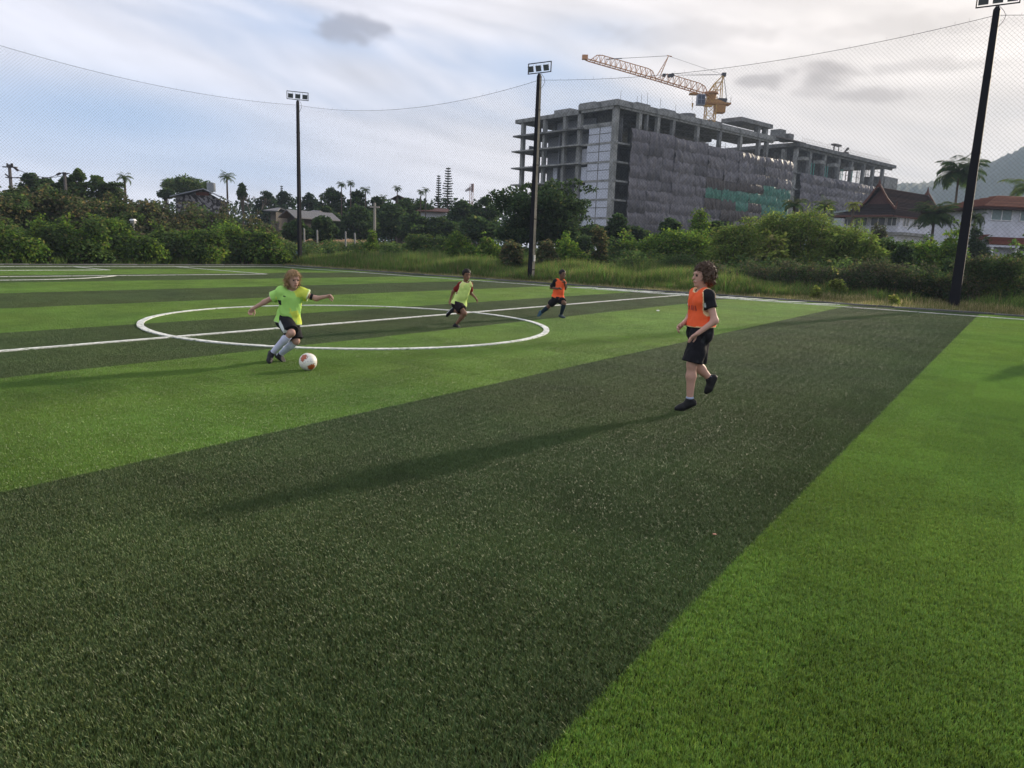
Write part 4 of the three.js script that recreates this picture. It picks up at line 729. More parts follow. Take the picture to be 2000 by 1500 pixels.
function tree(name, label, group, p, rx, h, yc, o = {}) { // crown from yc to h on a real trunk with limbs
  const seed = ++vseed, r = rng(seed * 17 + 3), t = thing(name, label, 'tree', p, 0, group), L = new Leaves(), rz = o.rz || rx * 0.9, lumps = [];
  const n = o.lumps || 64; for (let i = 0; i < n; i++) { const a = r() * 6.2832, k = Math.sqrt(r()), up = r(), w = o.flat ? lerp(0.55, 1.0, Math.sin(clamp(up * 1.1) * Math.PI * 0.62)) : Math.sqrt(Math.max(0.04, 1 - Math.pow(up * 2 - 0.9, 2))); const R = Math.min(rx, h - yc) * (o.size || 0.2) * (0.65 + 0.7 * r()); lumps.push([Math.cos(a) * k * w * (rx - R * 0.7), lerp(yc + R * 0.5, h - R * 0.8, up), Math.sin(a) * k * w * rz, R, o.sq || 0.75]); }
  for (let i = 0; i < n * 0.8; i++) { const l = lumps[Math.floor(r() * n)], d = unit(r), R = l[3] * (0.3 + 0.3 * r()); lumps.push([l[0] + d[0] * l[3] * 1.25, Math.max(0.3, l[1] + (d[1] * 0.8 + 0.15) * l[3]), l[2] + d[2] * l[3] * 1.25, R, 0.9]); }
  for (const e of o.extra || []) lumps.push(e);
  fillLumps(L, r, lumps, o.n || 6000, o.pal || 'dark', o.len || 0.22, o.wid || 0.09, o.droop ?? 0.15, 0.5);
  part('crown', L.geo(), leafMat, t);
  const tk = new MB(), tr = o.trunk || 0.16, tt = V((r() - 0.5) * 0.4, yc + (h - yc) * 0.35, 0); tk.path([V(0, -0.1, 0), V(0.06, yc * 0.5, 0.02), tt], tr, tr * 0.55, 8);
  for (let i = 0; i < (o.limbs || 10); i++) { const l = lumps[Math.floor(r() * lumps.length)], b = V(0.04, lerp(yc * 0.55, tt.y, r()), 0); tk.path([b, V(l[0] * 0.5, lerp(b.y, l[1], 0.65), l[2] * 0.5), V(l[0], l[1], l[2])], tr * 0.45, tr * 0.12, 5); }
  part('trunk', tk.geo(), barkMat, t);
  return t;
}
const skyTree = (label, group, u, v, hw, D, o = {}) => { const c = at(u, v, D); return tree(o.name || 'broadleaf_tree', label, group, V(c.x, 0, c.z), hw * D / FPX, c.y, o.yc !== undefined ? at(u, o.yc, D).y : c.y * 0.35, o); };
const G1 = 'green vine-covered bushes behind the far goal', G2 = 'dark scrub of the left thicket', G3 = 'trees on the left skyline', G4 = 'bushes beyond the fence', G5 = 'dark scrub along the fence', G6 = 'trees of the middle distance';
// left: bright vine bushes in front
[[18, 56, 436, 29.6, 'bright vine bush at the left edge, behind the far goal line'], [104, 50, 419, 30.4, 'tall bright vine bush, second from the left edge'], [163, 42, 428, 29.2, 'bright green vine bush below the second utility pole'], [213, 52, 415, 31, 'highest bright vine bush, left of the small white box'], [268, 44, 452, 29.3, 'low bright bush just under the small white box'], [336, 46, 437, 30, 'bright bush below the stone gable house'], [398, 44, 447, 29.2, 'rounded bright bush right of the stone gable house'], [462, 52, 436, 30, 'broad leafy bush near the end of the left thicket'], [514, 38, 453, 29, 'last bright bush of the left thicket, by the earth bank'], [548, 16, 482, 28.4, 'small bush left of the far corner pole']].forEach(([u, hw, v, b, label], i) => shrub('vine_bush', label, 'bush', G1, 'b', b - 1.6, u, hw, v, { pal: i % 3 === 2 ? ['mid', 'vine'] : ['vine', 'vine', 'mid'], n: 7500, lumps: 50, wide: 1.35 }));
// dark scrub behind it
[[5, 60, 362, 37, 'yellowing scrub at the left edge under the first utility pole'], [62, 52, 366, 39, 'olive scrub between the two utility poles'], [122, 55, 368, 38, 'dark scrub around the second utility pole'], [182, 55, 374, 37, 'dark scrub left of the left coconut palm'], [242, 52, 374, 38, 'scrub at the foot of the left coconut palm'], [298, 46, 386, 36, 'bare twiggy scrub above the small white box'], [352, 50, 400, 37, 'grey twiggy scrub in front of the stone gable house'], [408, 48, 396, 38, 'grey scrub right of the stone gable'], [462, 46, 398, 37, 'brownish scrub before the dark shed roofs'], [508, 34, 414, 36, 'thin scrub at the right end of the left thicket']].forEach(([u, hw, v, b, label], i) => shrub('scrub_thicket', label, 'scrub', G2, 'b', b, u, hw, v, { pal: i > 4 ? ['grey', 'scrub', 'mid'] : ['scrub', 'mid', 'dark', 'scrub'], n: 7500, lumps: 46, len: 0.2, wid: 0.07, twigs: 60, y0: 0.8, rz: 3 }));
// skyline trees on the left
skyTree('dark rounded tree beside the first utility pole', G3, 58, 339, 30, 66, { yc: 407 }); skyTree('low dark tree between the utility poles', G3, 92, 350, 30, 64, { yc: 412 });
skyTree('dark tree under the arm of the second utility pole', G3, 128, 347, 20, 66, { yc: 412 }); skyTree('upright round-topped tree right of the second utility pole', G3, 152, 331, 15, 66, { yc: 394, pal: 'mid' }); skyTree('paler open-crowned tree left of the left coconut palm', G3, 188, 343, 20, 66, { yc: 407, pal: 'mid', n: 3000 });
skyTree('flat dark spreading tree just left of the left coconut palm', G3, 216, 354, 22, 64, { yc: 398, flat: true, sq: 0.4, n: 2600 });
skyTree('large feathery tree behind the stone gable house', G3, 366, 345, 50, 104, { yc: 382, pal: 'mid', n: 7000, len: 0.3, wid: 0.09, lumps: 60, size: 0.22 });
skyTree('slender dark column-shaped tree right of the right coconut palm', G3, 472, 358, 7, 90, { name: 'column_tree', yc: 392, n: 2200, size: 0.5 });
skyTree('dark tree left of the bare tree', G3, 325, 368, 16, 96, { yc: 388, n: 2500 });
{ // leafless tree
  const c = at(491, 371, 84), t = thing('bare_tree', 'leafless rounded tree left of the far corner pole', 'tree', V(c.x, 0, c.z), 0, G3), m = new MB(), r = rng(8);
  const grow = (p, d, len, rad, k) => { const q = p.clone().addScaledVector(d, len); m.bar(p, q, rad, rad * 0.7, 4); if (k > 0) for (let i = 0; i < 3; i++) { const e = unit(r); grow(q, d.clone().multiplyScalar(0.8).add(V(e[0] * 0.75, Math.abs(e[1]) * 0.5, e[2] * 0.75)).normalize(), len * 0.52, rad * 0.6, k - 1); } };
  grow(V(0, -0.1, 0), V(0, 1, 0), c.y * 0.5, 0.1, 4); part('branches', m.geo(), twigMat, t);
}
// middle distance
[[520, 374, 26, 120, 'dark tree above the weathered shed roof'], [552, 371, 24, 125, 'dark tree left of the far corner pole'], [604, 378, 26, 120, 'dark tree right of the far corner pole'], [648, 366, 30, 105, 'leafy tree left of the pair of slim palms'], [700, 372, 26, 104, 'leafy tree right of the pair of slim palms'], [735, 384, 26, 100, 'dark tree beside the pale post'], [640, 404, 34, 84, 'dark bushy tree over the long low shed'], [700, 402, 44, 82, 'dense dark tree behind the concrete posts'], [765, 396, 48, 88, 'dense dark tree left of the white bungalow'], [810, 418, 40, 82, 'dark bushes below the white bungalow'], [860, 424, 44, 84, 'dark bushy mass right under the white bungalow'], [905, 392, 38, 94, 'dark tree right of the two spire pines'], [948, 384, 34, 92, 'dark tree just left of the umbrella tree'], [935, 425, 46, 74, 'dark green bush left of the umbrella tree'], [578, 434, 26, 62, 'dark bush before the small shed'], [630, 424, 26, 64, 'dark bush before the long low shed'], [1012, 436, 44, 62, 'dark undergrowth left under the umbrella tree'], [1092, 430, 54, 62, 'dark undergrowth right under the umbrella tree'], [1158, 442, 34, 66, 'dark bush at the foot of the pale block wall'], [1232, 444, 36, 70, 'dark bush at the foot of the corner bays']].forEach(([u, v, hw, D, label]) => skyTree(label, G6, u, v, hw, D, { yc: Math.min(470, v + 75), n: 4200, len: 0.3, wid: 0.13, pal: D > 115 ? 'far' : 'dark' }));
[[825, 393, 22, 100, 'yellow-green leafy tree behind the white bungalow'], [795, 388, 24, 102, 'pale leafy tree under the tiny peaked roof']].forEach(([u, v, hw, D, label]) => skyTree(label, G6, u, v, hw, D, { yc: v + 34, n: 2600, len: 0.3, wid: 0.12, pal: 'mid' }));
{ // far wood: one mass of small spiky crowns
  const L = new Leaves(), r = rng(66);
  for (let u = -120; u < 1010; u += 4.5) { const D = 150 + 40 * r(), v = (u < 480 ? 392 : u < 840 ? 388 : 388) + 7 * fbm(u * 0.03, 2, 3, 3) * 2 + 4 * r(), c = at(u, v, D), w = 1.6 + 1.2 * r(), tint = 0.75 + 0.5 * r();
    for (let i = 0; i < 150; i++) { const s = Math.pow(r(), 0.7), y = c.y * (1 - s), rr = w * (0.12 + 1.15 * s) * Math.sqrt(r()), a = r() * 6.28, e = unit(r); if (y < 1) continue; L.leaf(c.x + Math.cos(a) * rr, y, c.z + Math.sin(a) * rr, e[0] * 0.8, 0.5, e[2] * 0.8, e[1], 0.3, e[0], 0.75, 0.26, leafColor(r, 'far', tint)); } }
  const m = new THREE.Mesh(L.geo(), leafMat); m.name = 'far_wood'; m.userData = { kind: 'stuff', label: 'far dark wood of small pointed trees on the horizon' }; put(m);
}
// fence side: bushes from the far corner to the right
[[650, 489, 34, 25, 'green bush right of the far corner pole', 'mid'], [700, 487, 26, 24.5, 'low bush below the concrete posts', 'mid'], [722, 455, 17, 28, 'upright bush at the end of the earth bank', 'vine'], [772, 474, 34, 26, 'low bush left of the mounded bush', 'mid'], [822, 444, 40, 30, 'mounded bush in the grass, left of the second player', 'mid'], [862, 452, 32, 31, 'dark green bush behind the mounded bush', 'mid'], [905, 456, 44, 27.5, 'bright bush above the second player', 'vine'], [965, 462, 40, 26.5, 'bright bush left of the middle pole', 'vine'], [1000, 475, 26, 24, 'brownish flowering bush beside the middle pole', 'scrub'], [1075, 470, 30, 24.5, 'flowering bush right of the middle pole', 'scrub'], [1118, 456, 44, 27, 'bright green bush under the umbrella tree', 'vine'], [1172, 448, 24, 28, 'tall thin bush right of the umbrella tree', 'scrub']].forEach(([u, v, hw, a, label, pal], i) => shrub('roadside_bush', label, 'bush', G4, 'a', a, u, hw, v, { pal, n: 4600, lumps: 34, twigs: pal === 'scrub' ? 40 : 0 }));
{ // umbrella tree: tiers of flat foliage
  const p = bearing(1062, 'a', 36), D = -p.z, S = D / FPX, y = v => at(1062, v, D).y, ex = [];
  for (const [u, v, R] of [[975, 377, 8], [992, 373, 10], [962, 378, 5], [1010, 370, 13], [985, 390, 9], [1010, 388, 14], [1000, 402, 10], [1030, 362, 14], [1075, 356, 16], [1110, 354, 15], [1140, 362, 11], [1152, 366, 7], [1050, 372, 18], [1095, 372, 18], [1140, 420, 9], [1148, 428, 6], [1128, 395, 14], [1150, 440, 6]]) ex.push([(u - 1062) * S, y(v) - R * S * 0.4, (rng(u)() - 0.5) * 3.5, R * S, 0.55]);
  tree('umbrella_tree', 'large dark spreading tree with tiered branches behind the middle pole', G6, p, 96 * S, y(362), y(478), { extra: ex, lumps: 84, n: 21000, size: 0.2, sq: 0.6, flat: true, trunk: 0.24, len: 0.2, wid: 0.085, limbs: 16, rz: 3.2 });
}
[[1204, 420, 36, 40, 'broad-leaved dark tree before the pale block wall', 'dark'], [1306, 426, 36, 44, 'dark shrub with pale flowers before the tarpaulins', 'dark'], [1395, 434, 26, 44, 'dark shrub right of the vine pillar', 'dark']].forEach(([u, v, hw, a, label, pal]) => { const p = bearing(u, 'a', a), D = -p.z; tree('broadleaf_tree', label, G4, p, hw * D / FPX, at(u, v, D).y, 0.2, { pal, n: 6500, len: 0.24, wid: 0.10, lumps: 60, size: 0.2 }); });
{ // shrub flowers
}
shrub('vine_mound', 'low vine-draped mound left of the vine pillar', 'bush', G4, 'a', 34, 1262, 78, 446, { pal: 'vine', n: 8000, lumps: 60, size: 0.24 });
shrub('vine_mound', 'vine-draped mound below the vine pillar', 'bush', G4, 'a', 34, 1340, 72, 444, { pal: 'vine', n: 7500, lumps: 56, size: 0.24 });
{ // post smothered in vines
  const p = bearing(1362, 'a', 38), D = -p.z, S = D / FPX, t = thing('vine_pillar', 'upright post smothered in vines before the tarpaulins', 'bush', p, 0, G4), L = new Leaves(), r = rng(812), lumps = [], y1 = at(1362, 404, D).y;
  for (let i = 0; i < 26; i++) { const s = i / 25; lumps.push([(r() - 0.5) * 7 * S, 0.5 + (y1 - 1.0) * s, (r() - 0.5) * 0.3, (13 + 5 * r()) * S * (s > 0.85 ? 0.95 : 1 + 0.25 * (1 - s)), 0.9]); }
  for (let i = 0; i < 5; i++) lumps.push([(16 + i * 7) * S, y1 - 1.1 - i * 0.28, 0, 5 * S, 0.8]);
  fillLumps(L, r, lumps, 5200, 'vine', 0.14, 0.05, 0.5); part('foliage', L.geo(), leafMat, t); part('post', new MB().bar(V(0, -0.1, 0), V(0, y1 - 0.4, 0), 0.12, 0.1, 6).geo(), barkMat, t);
}
[[1432, 434, 66, 33, 'left shoulder of the feathery bamboo clump', 4], [1500, 414, 72, 36, 'tall feathery bamboo clump right of the vine pillar', 5], [1572, 407, 78, 36, 'highest feathery bamboo clump before the brown gable house', 6], [1640, 431, 58, 35, 'feathery bamboo clump in front of the white wing of the gable house', 5], [1700, 452, 42, 34, 'lower right end of the bamboo clumps', 4]].forEach(([u, v, hw, a, label]) => shrub('bamboo_clump', label, 'bamboo', 'feathery bamboo clumps', 'a', a, u, hw, v, { pal: 'bamboo', n: 12000, lumps: 70, size: 0.22, len: 0.26, wid: 0.028, droop: 0.55, outward: 0.9, rz: 2.6, stems: 14 }));
shrub('leafy_shrub', 'yellowish big-leaved shrub in front of the bamboo', 'bush', G4, 'a', 31.5, 1513, 32, 460, { pal: 'weed', n: 1800, lumps: 22, len: 0.26, wid: 0.08, y0: 1 });
shrub('leafy_shrub', 'pale grey-green shrub before the terrace of the gable house', 'bush', G4, 'a', 52, 1716, 26, 436, { pal: 'grey', n: 3500, y0: 2 });
[[1790, 450, 44, 37, 'light green tree below the gable house, left of the nearest pole'], [1838, 443, 46, 38, 'light green leafy tree just left of the nearest pole']].forEach(([u, v, hw, a, label]) => shrub('young_tree', label, 'tree', G4, 'a', a, u, hw, v, { pal: 'vine', n: 7500, lumps: 50, size: 0.25, len: 0.2, wid: 0.05 }));
[[1905, 436, 26, 62, 'dark trees between the nearest pole and the tiled house', 'dark'], [1950, 478, 50, 30, 'dark green bush before the porch of the tiled house', 'mid'], [2010, 472, 40, 30, 'dark green bush at the right edge', 'mid'], [1760, 478, 30, 34, 'shaded bush with pale leaves below the terrace', 'dark'], [1885, 478, 40, 33, 'dark bush behind the nearest pole', 'dark'], [1138, 460, 36, 33, 'dark bush right of the umbrella tree trunk', 'dark'], [1215, 462, 40, 33, 'dark bush below the broad-leaved tree', 'mid'], [1822, 436, 44, 44, 'dark bush at the foot of the bushy palm', 'dark'], [1742, 462, 40, 38, 'green bush before the lower storey of the gable house', 'mid'], [1960, 466, 44, 36, 'bush before the lower storey of the tiled house', 'mid']].forEach(([u, v, hw, a, label, pal]) => shrub('dark_bush', label, 'bush', G4, 'a', a, u, hw, v, { pal, n: 5200, lumps: 40 }));
// dark low scrub along the fence
[[1180, 503, 50, 25, 'low scrub behind the tall grass, right of the orange-bib runner', 'grey'], [1245, 492, 60, 26, 'low dark scrub left of the tall curly-haired player', 'mid'], [1330, 487, 58, 27, 'dark scrub just left of the curly-haired player', 'mid'], [1418, 498, 62, 24.5, 'dark scrub behind the curly-haired player', 'grey'], [1490, 500, 62, 24.5, 'dark scrub right of the curly-haired player', 'grey'], [1565, 502, 62, 24.3, 'grey scrub before the bamboo clumps', 'grey'], [1638, 510, 50, 23.8, 'grey scrub around the bright weed', 'grey'], [1700, 505, 58, 24.3, 'dark scrub before the gable house', 'grey'], [1770, 500, 58, 24.5, 'dark scrub left of the nearest pole', 'grey'], [1835, 498, 50, 25, 'dark scrub at the foot of the nearest pole', 'grey'], [1910, 494, 56, 24.5, 'dark scrub right of the nearest pole', 'grey'], [1975, 500, 56, 23.8, 'brownish scrub at the right edge', 'scrub'], [2050, 495, 56, 24, 'scrub beyond the right edge', 'grey']].forEach(([u, v, hw, a, label, pal]) => shrub('low_scrub', label, 'scrub', G5, 'a', a, u, hw, v + 3 + ((u * 7) % 17) - 5, { pal: pal === 'grey' ? ['grey', 'dark', 'scrub', 'dark', 'grey'] : [pal, 'dark', 'mid'], n: 6500, lumps: 52, size: 0.3, len: 0.11, wid: 0.022, droop: -0.15, outward: 0.8, twigs: 50, rz: 1.4 }));
[[1352, 546, 24, 20.6, 'yellow-green weed by the kerb, left of the curly-haired player'], [1640, 526, 17, 22, 'bright tall weed in the grey scrub'], [1455, 556, 14, 20.6, 'small weed by the kerb right of the curly-haired player'], [1757, 577, 8, 19.9, 'tiny bright weed by the kerb near the nearest pole'], [1262, 540, 14, 21.5, 'leafy weed by the kerb, left of the other weeds'], [1150, 535, 22, 21.5, 'yellowish weed right of the orange-bib runner'], [1600, 560, 10, 20.5, 'small weed by the kerb before the scrub']].forEach(([u, v, hw, a, label]) => shrub('weed', label, 'weed', 'bright weeds along the kerb', 'a', a, u, hw, v, { pal: 'weed', n: 700, lumps: 14, size: 0.34, len: 0.11, wid: 0.04, rz: 0.35, stems: 4 }));
// grass verge: tufts without number
function tuft(seed, n, h, spread, w, pal) { const r = rng(seed), L = new Leaves(); for (let i = 0; i < n; i++) { const a = r() * 6.28, k = r() * spread, x = Math.cos(a) * k, z = Math.sin(a) * k, e = unit(r), l = h * (0.5 + 0.6 * r()), le = 0.15 + 0.35 * r(), dx = e[0] * le, dz = e[2] * le, m = Math.hypot(dx, 1, dz), c = leafColor(r, pal, 1); const nx = -1 * 0, q = Math.hypot(dx, dz) || 1; L.leaf(x, 0, z, dx / m, 1 / m, dz / m, dx / q, -0.2, dz / q, l, w, c); } return L.geo(); }
PAL.grass = [[0.080, 0.165, 0.036], [0.130, 0.195, 0.046], 0.35, 0.06, [0.27, 0.23, 0.11]]; PAL.dry = [[0.24, 0.22, 0.10], [0.14, 0.19, 0.05], 0.45, 0.2, [0.38, 0.32, 0.19]];
function scatter(name, label, geo, spots, colorNoise = 0.4) {
  const im = new THREE.InstancedMesh(geo, leafMat, spots.length), M = new THREE.Matrix4(), Q = new THREE.Quaternion(), C = new THREE.Color();
  spots.forEach(([p, a, s, sy], i) => { Q.setFromAxisAngle(V(0, 1, 0), a); M.compose(p, Q, V(s, sy, s)); im.setMatrixAt(i, M); const k = 1 + colorNoise * fbm(p.x * 0.35, p.z * 0.35, 6, 3) * 2; C.setRGB(k * 1.02, k, k * 0.95); im.setColorAt(i, C); });
  im.name = numbered(name); im.userData = { kind: 'stuff', label }; put(im);
}
{
  const r = rng(91), tall = [], dry = [], under = [];
  for (let i = 0; i < 9000; i++) { const a = lerp(19.5, 27.5, Math.pow(r(), 0.9)), b = lerp(-6, 26.5, r()), d = fbm(a * 0.3, b * 0.3, 1, 3), k = smooth(-6, 1, b) * smooth(19.3, 21.5, a) * (0.7 + d * 0.9); if (k < 0.12) continue; tall.push([field(a, b, -0.06), r() * 6.28, 0.9 + 0.5 * r(), 0.35 + 0.85 * k * (0.6 + 0.7 * r())]); }
  for (let i = 0; i < 700; i++) { const a = lerp(21.3, 23.8, r()), b = lerp(-22, -2, r()), d = fbm(a * 0.5, b * 0.4, 4, 3); if (d < -0.12) continue; tall.push([field(a, b, -0.06), r() * 6.28, 0.8 + 0.5 * r(), 0.35 + 0.7 * (d + 0.3) * (0.5 + r())]); }
  for (let i = 0; i < 9000; i++) { const a = 19.16 + 3.2 * Math.pow(r(), 1.4), b = lerp(-21, 26.5, r()); dry.push([field(a, b, -0.05), r() * 6.28, 0.7 + 0.6 * r(), (0.45 + 0.8 * r()) * (0.55 + 0.5 * smooth(19.2, 21, a))]); }
  for (let i = 0; i < 160; i++) { const a = lerp(-16, 19, r()), b = 26.6 + 2.6 * Math.pow(r(), 1.3); tall.push([field(a, b, -0.06), r() * 6.28, 0.8 + 0.4 * r(), 0.25 + 0.4 * r()]); }
  scatter('tall_grass', 'tall green grass beyond the kerb', tuft(1, 46, 0.95, 0.28, 0.011, 'grass'), tall, 0.35);
  scatter('dry_grass', 'short dry grass and weeds along the kerb', tuft(2, 40, 0.34, 0.2, 0.008, 'dry'), dry, 0.5);
  for (let i = 0; i < 3200; i++) { const right = r() < 0.6, p = right ? field(lerp(27.5, 64, Math.pow(r(), 1.2)), lerp(-45, 30, r()), -0.06) : field(lerp(-30, 40, r()), lerp(27.5, 66, Math.pow(r(), 1.2)), -0.06); const f = toField(p); if (f[0] < 27 && f[1] < 29.5) continue; under.push([p, r() * 6.28, 1 + 0.9 * r(), 0.8 + 0.9 * r()]); }
  const L = new Leaves(), q = rng(3); fillLumps(L, q, [[0, 0.4, 0, 0.7, 0.7], [0.5, 0.3, 0.3, 0.5, 0.7], [-0.4, 0.35, -0.4, 0.55, 0.8], [0.1, 0.75, -0.3, 0.4, 0.8]], 620, 'mid', 0.13, 0.045, 0.2); scatter('undergrowth', 'low leafy undergrowth between the bushes', L.geo(), under, 0.5);
}
// ---------- palms, pines ----------
function frondGeo(seed, len, wid, droop, n = 26, pal = 'mid') {
  const r = rng(seed), L = new Leaves(), pts = []; let x = 0, y = 0, a = 0.9; const seg = len / 12;
  for (let i = 0; i <= 12; i++) { pts.push([x, y, a]); x += Math.cos(a) * seg; y += Math.sin(a) * seg; a -= droop * (0.6 + 0.9 * i / 12) / 12; }
  for (let i = 0; i < 12; i++) { const [x0, y0] = pts[i], [x1, y1] = pts[i + 1], d = Math.hypot(x1 - x0, y1 - y0); L.leaf(x0, y0, 0, (x1 - x0) / d, (y1 - y0) / d, 0, 0, 0, 1, d * 1.05, 0.035 * (1.2 - i / 12), [0.12, 0.12, 0.04]); }
  for (let i = 1; i <= n; i++) { const f = i / n * 11.6, k = Math.min(11, Math.floor(f)), e = f - k, px = lerp(pts[k][0], pts[k + 1][0], e), py = lerp(pts[k][1], pts[k + 1][1], e), s = Math.sin(Math.PI * Math.pow(i / n, 0.75) * 0.93 + 0.12); for (const sd of [-1, 1]) { const dx = Math.cos(pts[k][2]) * 0.55, dy = Math.sin(pts[k][2]) * 0.4 - 0.45 - 0.3 * r(), dz = sd * 0.85, m = Math.hypot(dx, dy, dz); L.leaf(px, py, 0, dx / m, dy / m, dz / m, 0.2, 1, 0, wid * s * (0.85 + 0.3 * r()), len * 0.016, leafColor(r, pal, 1)); } }
  return L.geo();
}
function palm(label, group, u, v, vFoot, D, o = {}) { // v: crown centre
  const c = at(u, v, D), t = thing('palm_tree', label, 'palm', V(c.x, 0, c.z), 0, group), r = rng(Math.round(u * 7 + v)), len = (o.len || 20) * D / FPX, lean = o.lean || 0;
  const tk = new MB(); tk.path([V(lean, -0.1, 0), V(lean * 0.75, c.y * 0.35, 0), V(lean * 0.25, c.y * 0.75, 0), V(0, c.y, 0)], o.tr || 0.16, (o.tr || 0.16) * 0.6, 8); part('trunk', tk.geo(), barkMat, t);
  const gs = [0, 1, 2].map(k => frondGeo(k + Math.round(u), len, len * (o.wide || 0.3), (o.droop || 1.9) + k * 0.35, o.leaflets || 26, o.pal || 'mid')), n = o.n || 16;
  for (let i = 0; i < n; i++) { const m = part('frond', gs[i % 3], leafMat, t); m.position.y = c.y; m.rotation.order = 'YZX'; m.rotation.set((r() - 0.5) * 0.5, i / n * 6.283 * 1.0 + (i % 2) * 0.3 + r() * 0.4, (o.tilt ?? 0) + lerp(-1.0, 0.55, (i * 7 % n) / n)); const s = 0.8 + 0.35 * r(); m.scale.setScalar(s); }
  return t;
}
const GP = 'palms on the skyline';
palm('left coconut palm above the left thicket', GP, 243, 347, 0, 74, { len: 22, droop: 1.9, n: 13 }); palm('coconut palm right of the stone gable house', GP, 443, 346, 0, 100, { len: 21, n: 16, droop: 1.6 });
palm('left one of the pair of slim palms', GP, 667, 360, 0, 98, { len: 13, n: 12, tr: 0.1, wide: 0.4 }); palm('right one of the pair of slim palms', GP, 685, 358, 0, 98, { len: 12, n: 12, tr: 0.1, wide: 0.4 });
palm('slim palm right of the pair', GP, 714, 371, 0, 98, { len: 14, n: 13, tr: 0.1, wide: 0.4 }); palm('small palm above the tiny peaked roof', GP, 776, 368, 0, 98, { len: 13, n: 12, tr: 0.1, wide: 0.4 }); palm('short palm left of the tiny peaked roof', GP, 748, 386, 0, 96, { len: 12, n: 11, tr: 0.1, wide: 0.4 });
palm('bushy palm left of the two spire pines', GP, 822, 375, 0, 96, { len: 12, n: 12, tr: 0.1, wide: 0.4 }); palm('thin palm next to the two spire pines', GP, 832, 371, 0, 97, { len: 10, n: 11, tr: 0.09, wide: 0.4 });
palm('tall coconut palm left of the nearest pole', GP, 1873, 338, 0, 82, { len: 60, n: 30, droop: 1.9, leaflets: 36, wide: 0.34, lean: 0.3, pal: 'dark' });
palm('coconut palm behind the tiled house at the right edge', GP, 2012, 368, 0, 84, { len: 58, n: 16, droop: 1.7, leaflets: 34, wide: 0.26 });
palm('low palm before the green tarpaulins', GP, 1552, 400, 0, 66, { len: 30, n: 16, droop: 1.7, pal: 'dark', leaflets: 30 }); palm('low palm behind the highest bamboo', GP, 1612, 402, 0, 68, { len: 32, n: 16, droop: 1.8, pal: 'mid', leaflets: 30 }); palm('yellow-green small palm left of the brown gable', GP, 1668, 398, 0, 70, { len: 22, n: 14, droop: 2.0, pal: 'weed', leaflets: 24 });
palm('dark bushy palm right of the brown gable house', GP, 1826, 420, 0, 70, { len: 50, n: 42, droop: 1.3, pal: 'dark', leaflets: 34, wide: 0.3 }); palm('dark palm behind the nearest pole', GP, 1905, 425, 0, 66, { len: 30, n: 18, droop: 2.3, pal: 'dark' });
function spirePine(label, u, v, hw, D) {
  const c = at(u, v, D), t = thing('spire_pine', label, 'pine', V(c.x, 0, c.z), 0, 'spire pines on the skyline'), r = rng(Math.round(u)), L = new Leaves(), W = hw * D / FPX, tk = new MB(); tk.bar(V(0, -0.1, 0), V(0, c.y, 0), 0.22, 0.03, 6);
  for (let y = c.y * 0.3, k = 0; y < c.y - 0.2; y += c.y * 0.028, k++) { const s = 1 - (y - c.y * 0.3) / (c.y * 0.7), R = W * (0.15 + 0.95 * Math.pow(s, 0.8)), n = 6; for (let i = 0; i < n; i++) { const a = (i + (k % 2) * 0.5) / n * 6.283 + r() * 0.3, rr = R * (0.7 + 0.4 * r()), q = V(Math.cos(a) * rr, y + rr * 0.12, Math.sin(a) * rr); tk.bar(V(0, y, 0), q, 0.03, 0.012, 3); for (let j = 2; j <= 10; j++) { const f = j / 10, e = unit(r); L.leaf(q.x * f, lerp(y, q.y, f), q.z * f, e[0] * 0.6, 0.5, e[2] * 0.6, e[2], 0.2, e[0], 0.34, 0.09, leafColor(r, 'far', 1)); } } }
  part('crown', L.geo(), leafMat, t); part('trunk', tk.geo(), barkMat, t);
}
spirePine('shorter of the two spire pines', 857, 341, 10, 112); spirePine('taller of the two spire pines', 875.5, 326, 16, 112); spirePine('tiny spire pine left of the far corner pole', 550, 362, 5, 130);
// ---------- small man-made things in the distance ----------
const greyPost = mat([0.27, 0.27, 0.26], 0.9), darkMetal = mat([0.035, 0.03, 0.035], 0.6);
function utilityPole(label, u, vTop, D, build) { const c = at(u, vTop, D), t = thing('utility_pole', label, 'utility pole', V(c.x, 0, c.z), 0, 'utility poles over the left thicket'); part('post', new MB().bar(V(0, -0.1, 0), V(0, c.y, 0), 0.17, 0.12, 6).geo(), mat([0.12, 0.11, 0.11], 0.9), t); build(t, c.y, D / FPX); return c; }
const U1 = utilityPole('utility pole with transformers at the left edge', 18, 321, 60, (t, y, S) => {
  part('crossarm', new MB().box(-12 * S, 14 * S, y - 6 * S, y - 4 * S, -0.1, 0.1).box(-8 * S, 18 * S, y - 25 * S, y - 23.5 * S, -0.1, 0.1).geo(), darkMetal, t); part('brace', new MB().bar(V(9 * S, y - 5 * S, 0), V(16 * S, y - 11 * S, 0), 0.1, 0.1).bar(V(0, y - 25 * S, 0), V(-9 * S, y - 18 * S, 0), 0.06).geo(), darkMetal, t);
  for (const [x, h] of [[-4, 6], [4, 6], [6, 6]]) { const m = part('insulator', new THREE.CylinderGeometry(1.3 * S, 1.5 * S, h * S, 8), darkMetal, t); m.position.set(x * S, y - 1 * S, 0); }
});
const U2 = utilityPole('utility pole with a bent arm, second from the left edge', 126, 337, 62, (t, y, S) => { part('crossarm', new MB().box(-9 * S, 9 * S, y - 2 * S, y - 0.6 * S, -0.1, 0.1).bar(V(-8 * S, y - 1.4 * S, 0), V(-15 * S, y - 5 * S, 0), 0.1).geo(), darkMetal, t); part('insulator', new MB().box(-2 * S, 1.6 * S, y - 5 * S, y + 0.5 * S, -0.15, 0.15).geo(), darkMetal, t); });
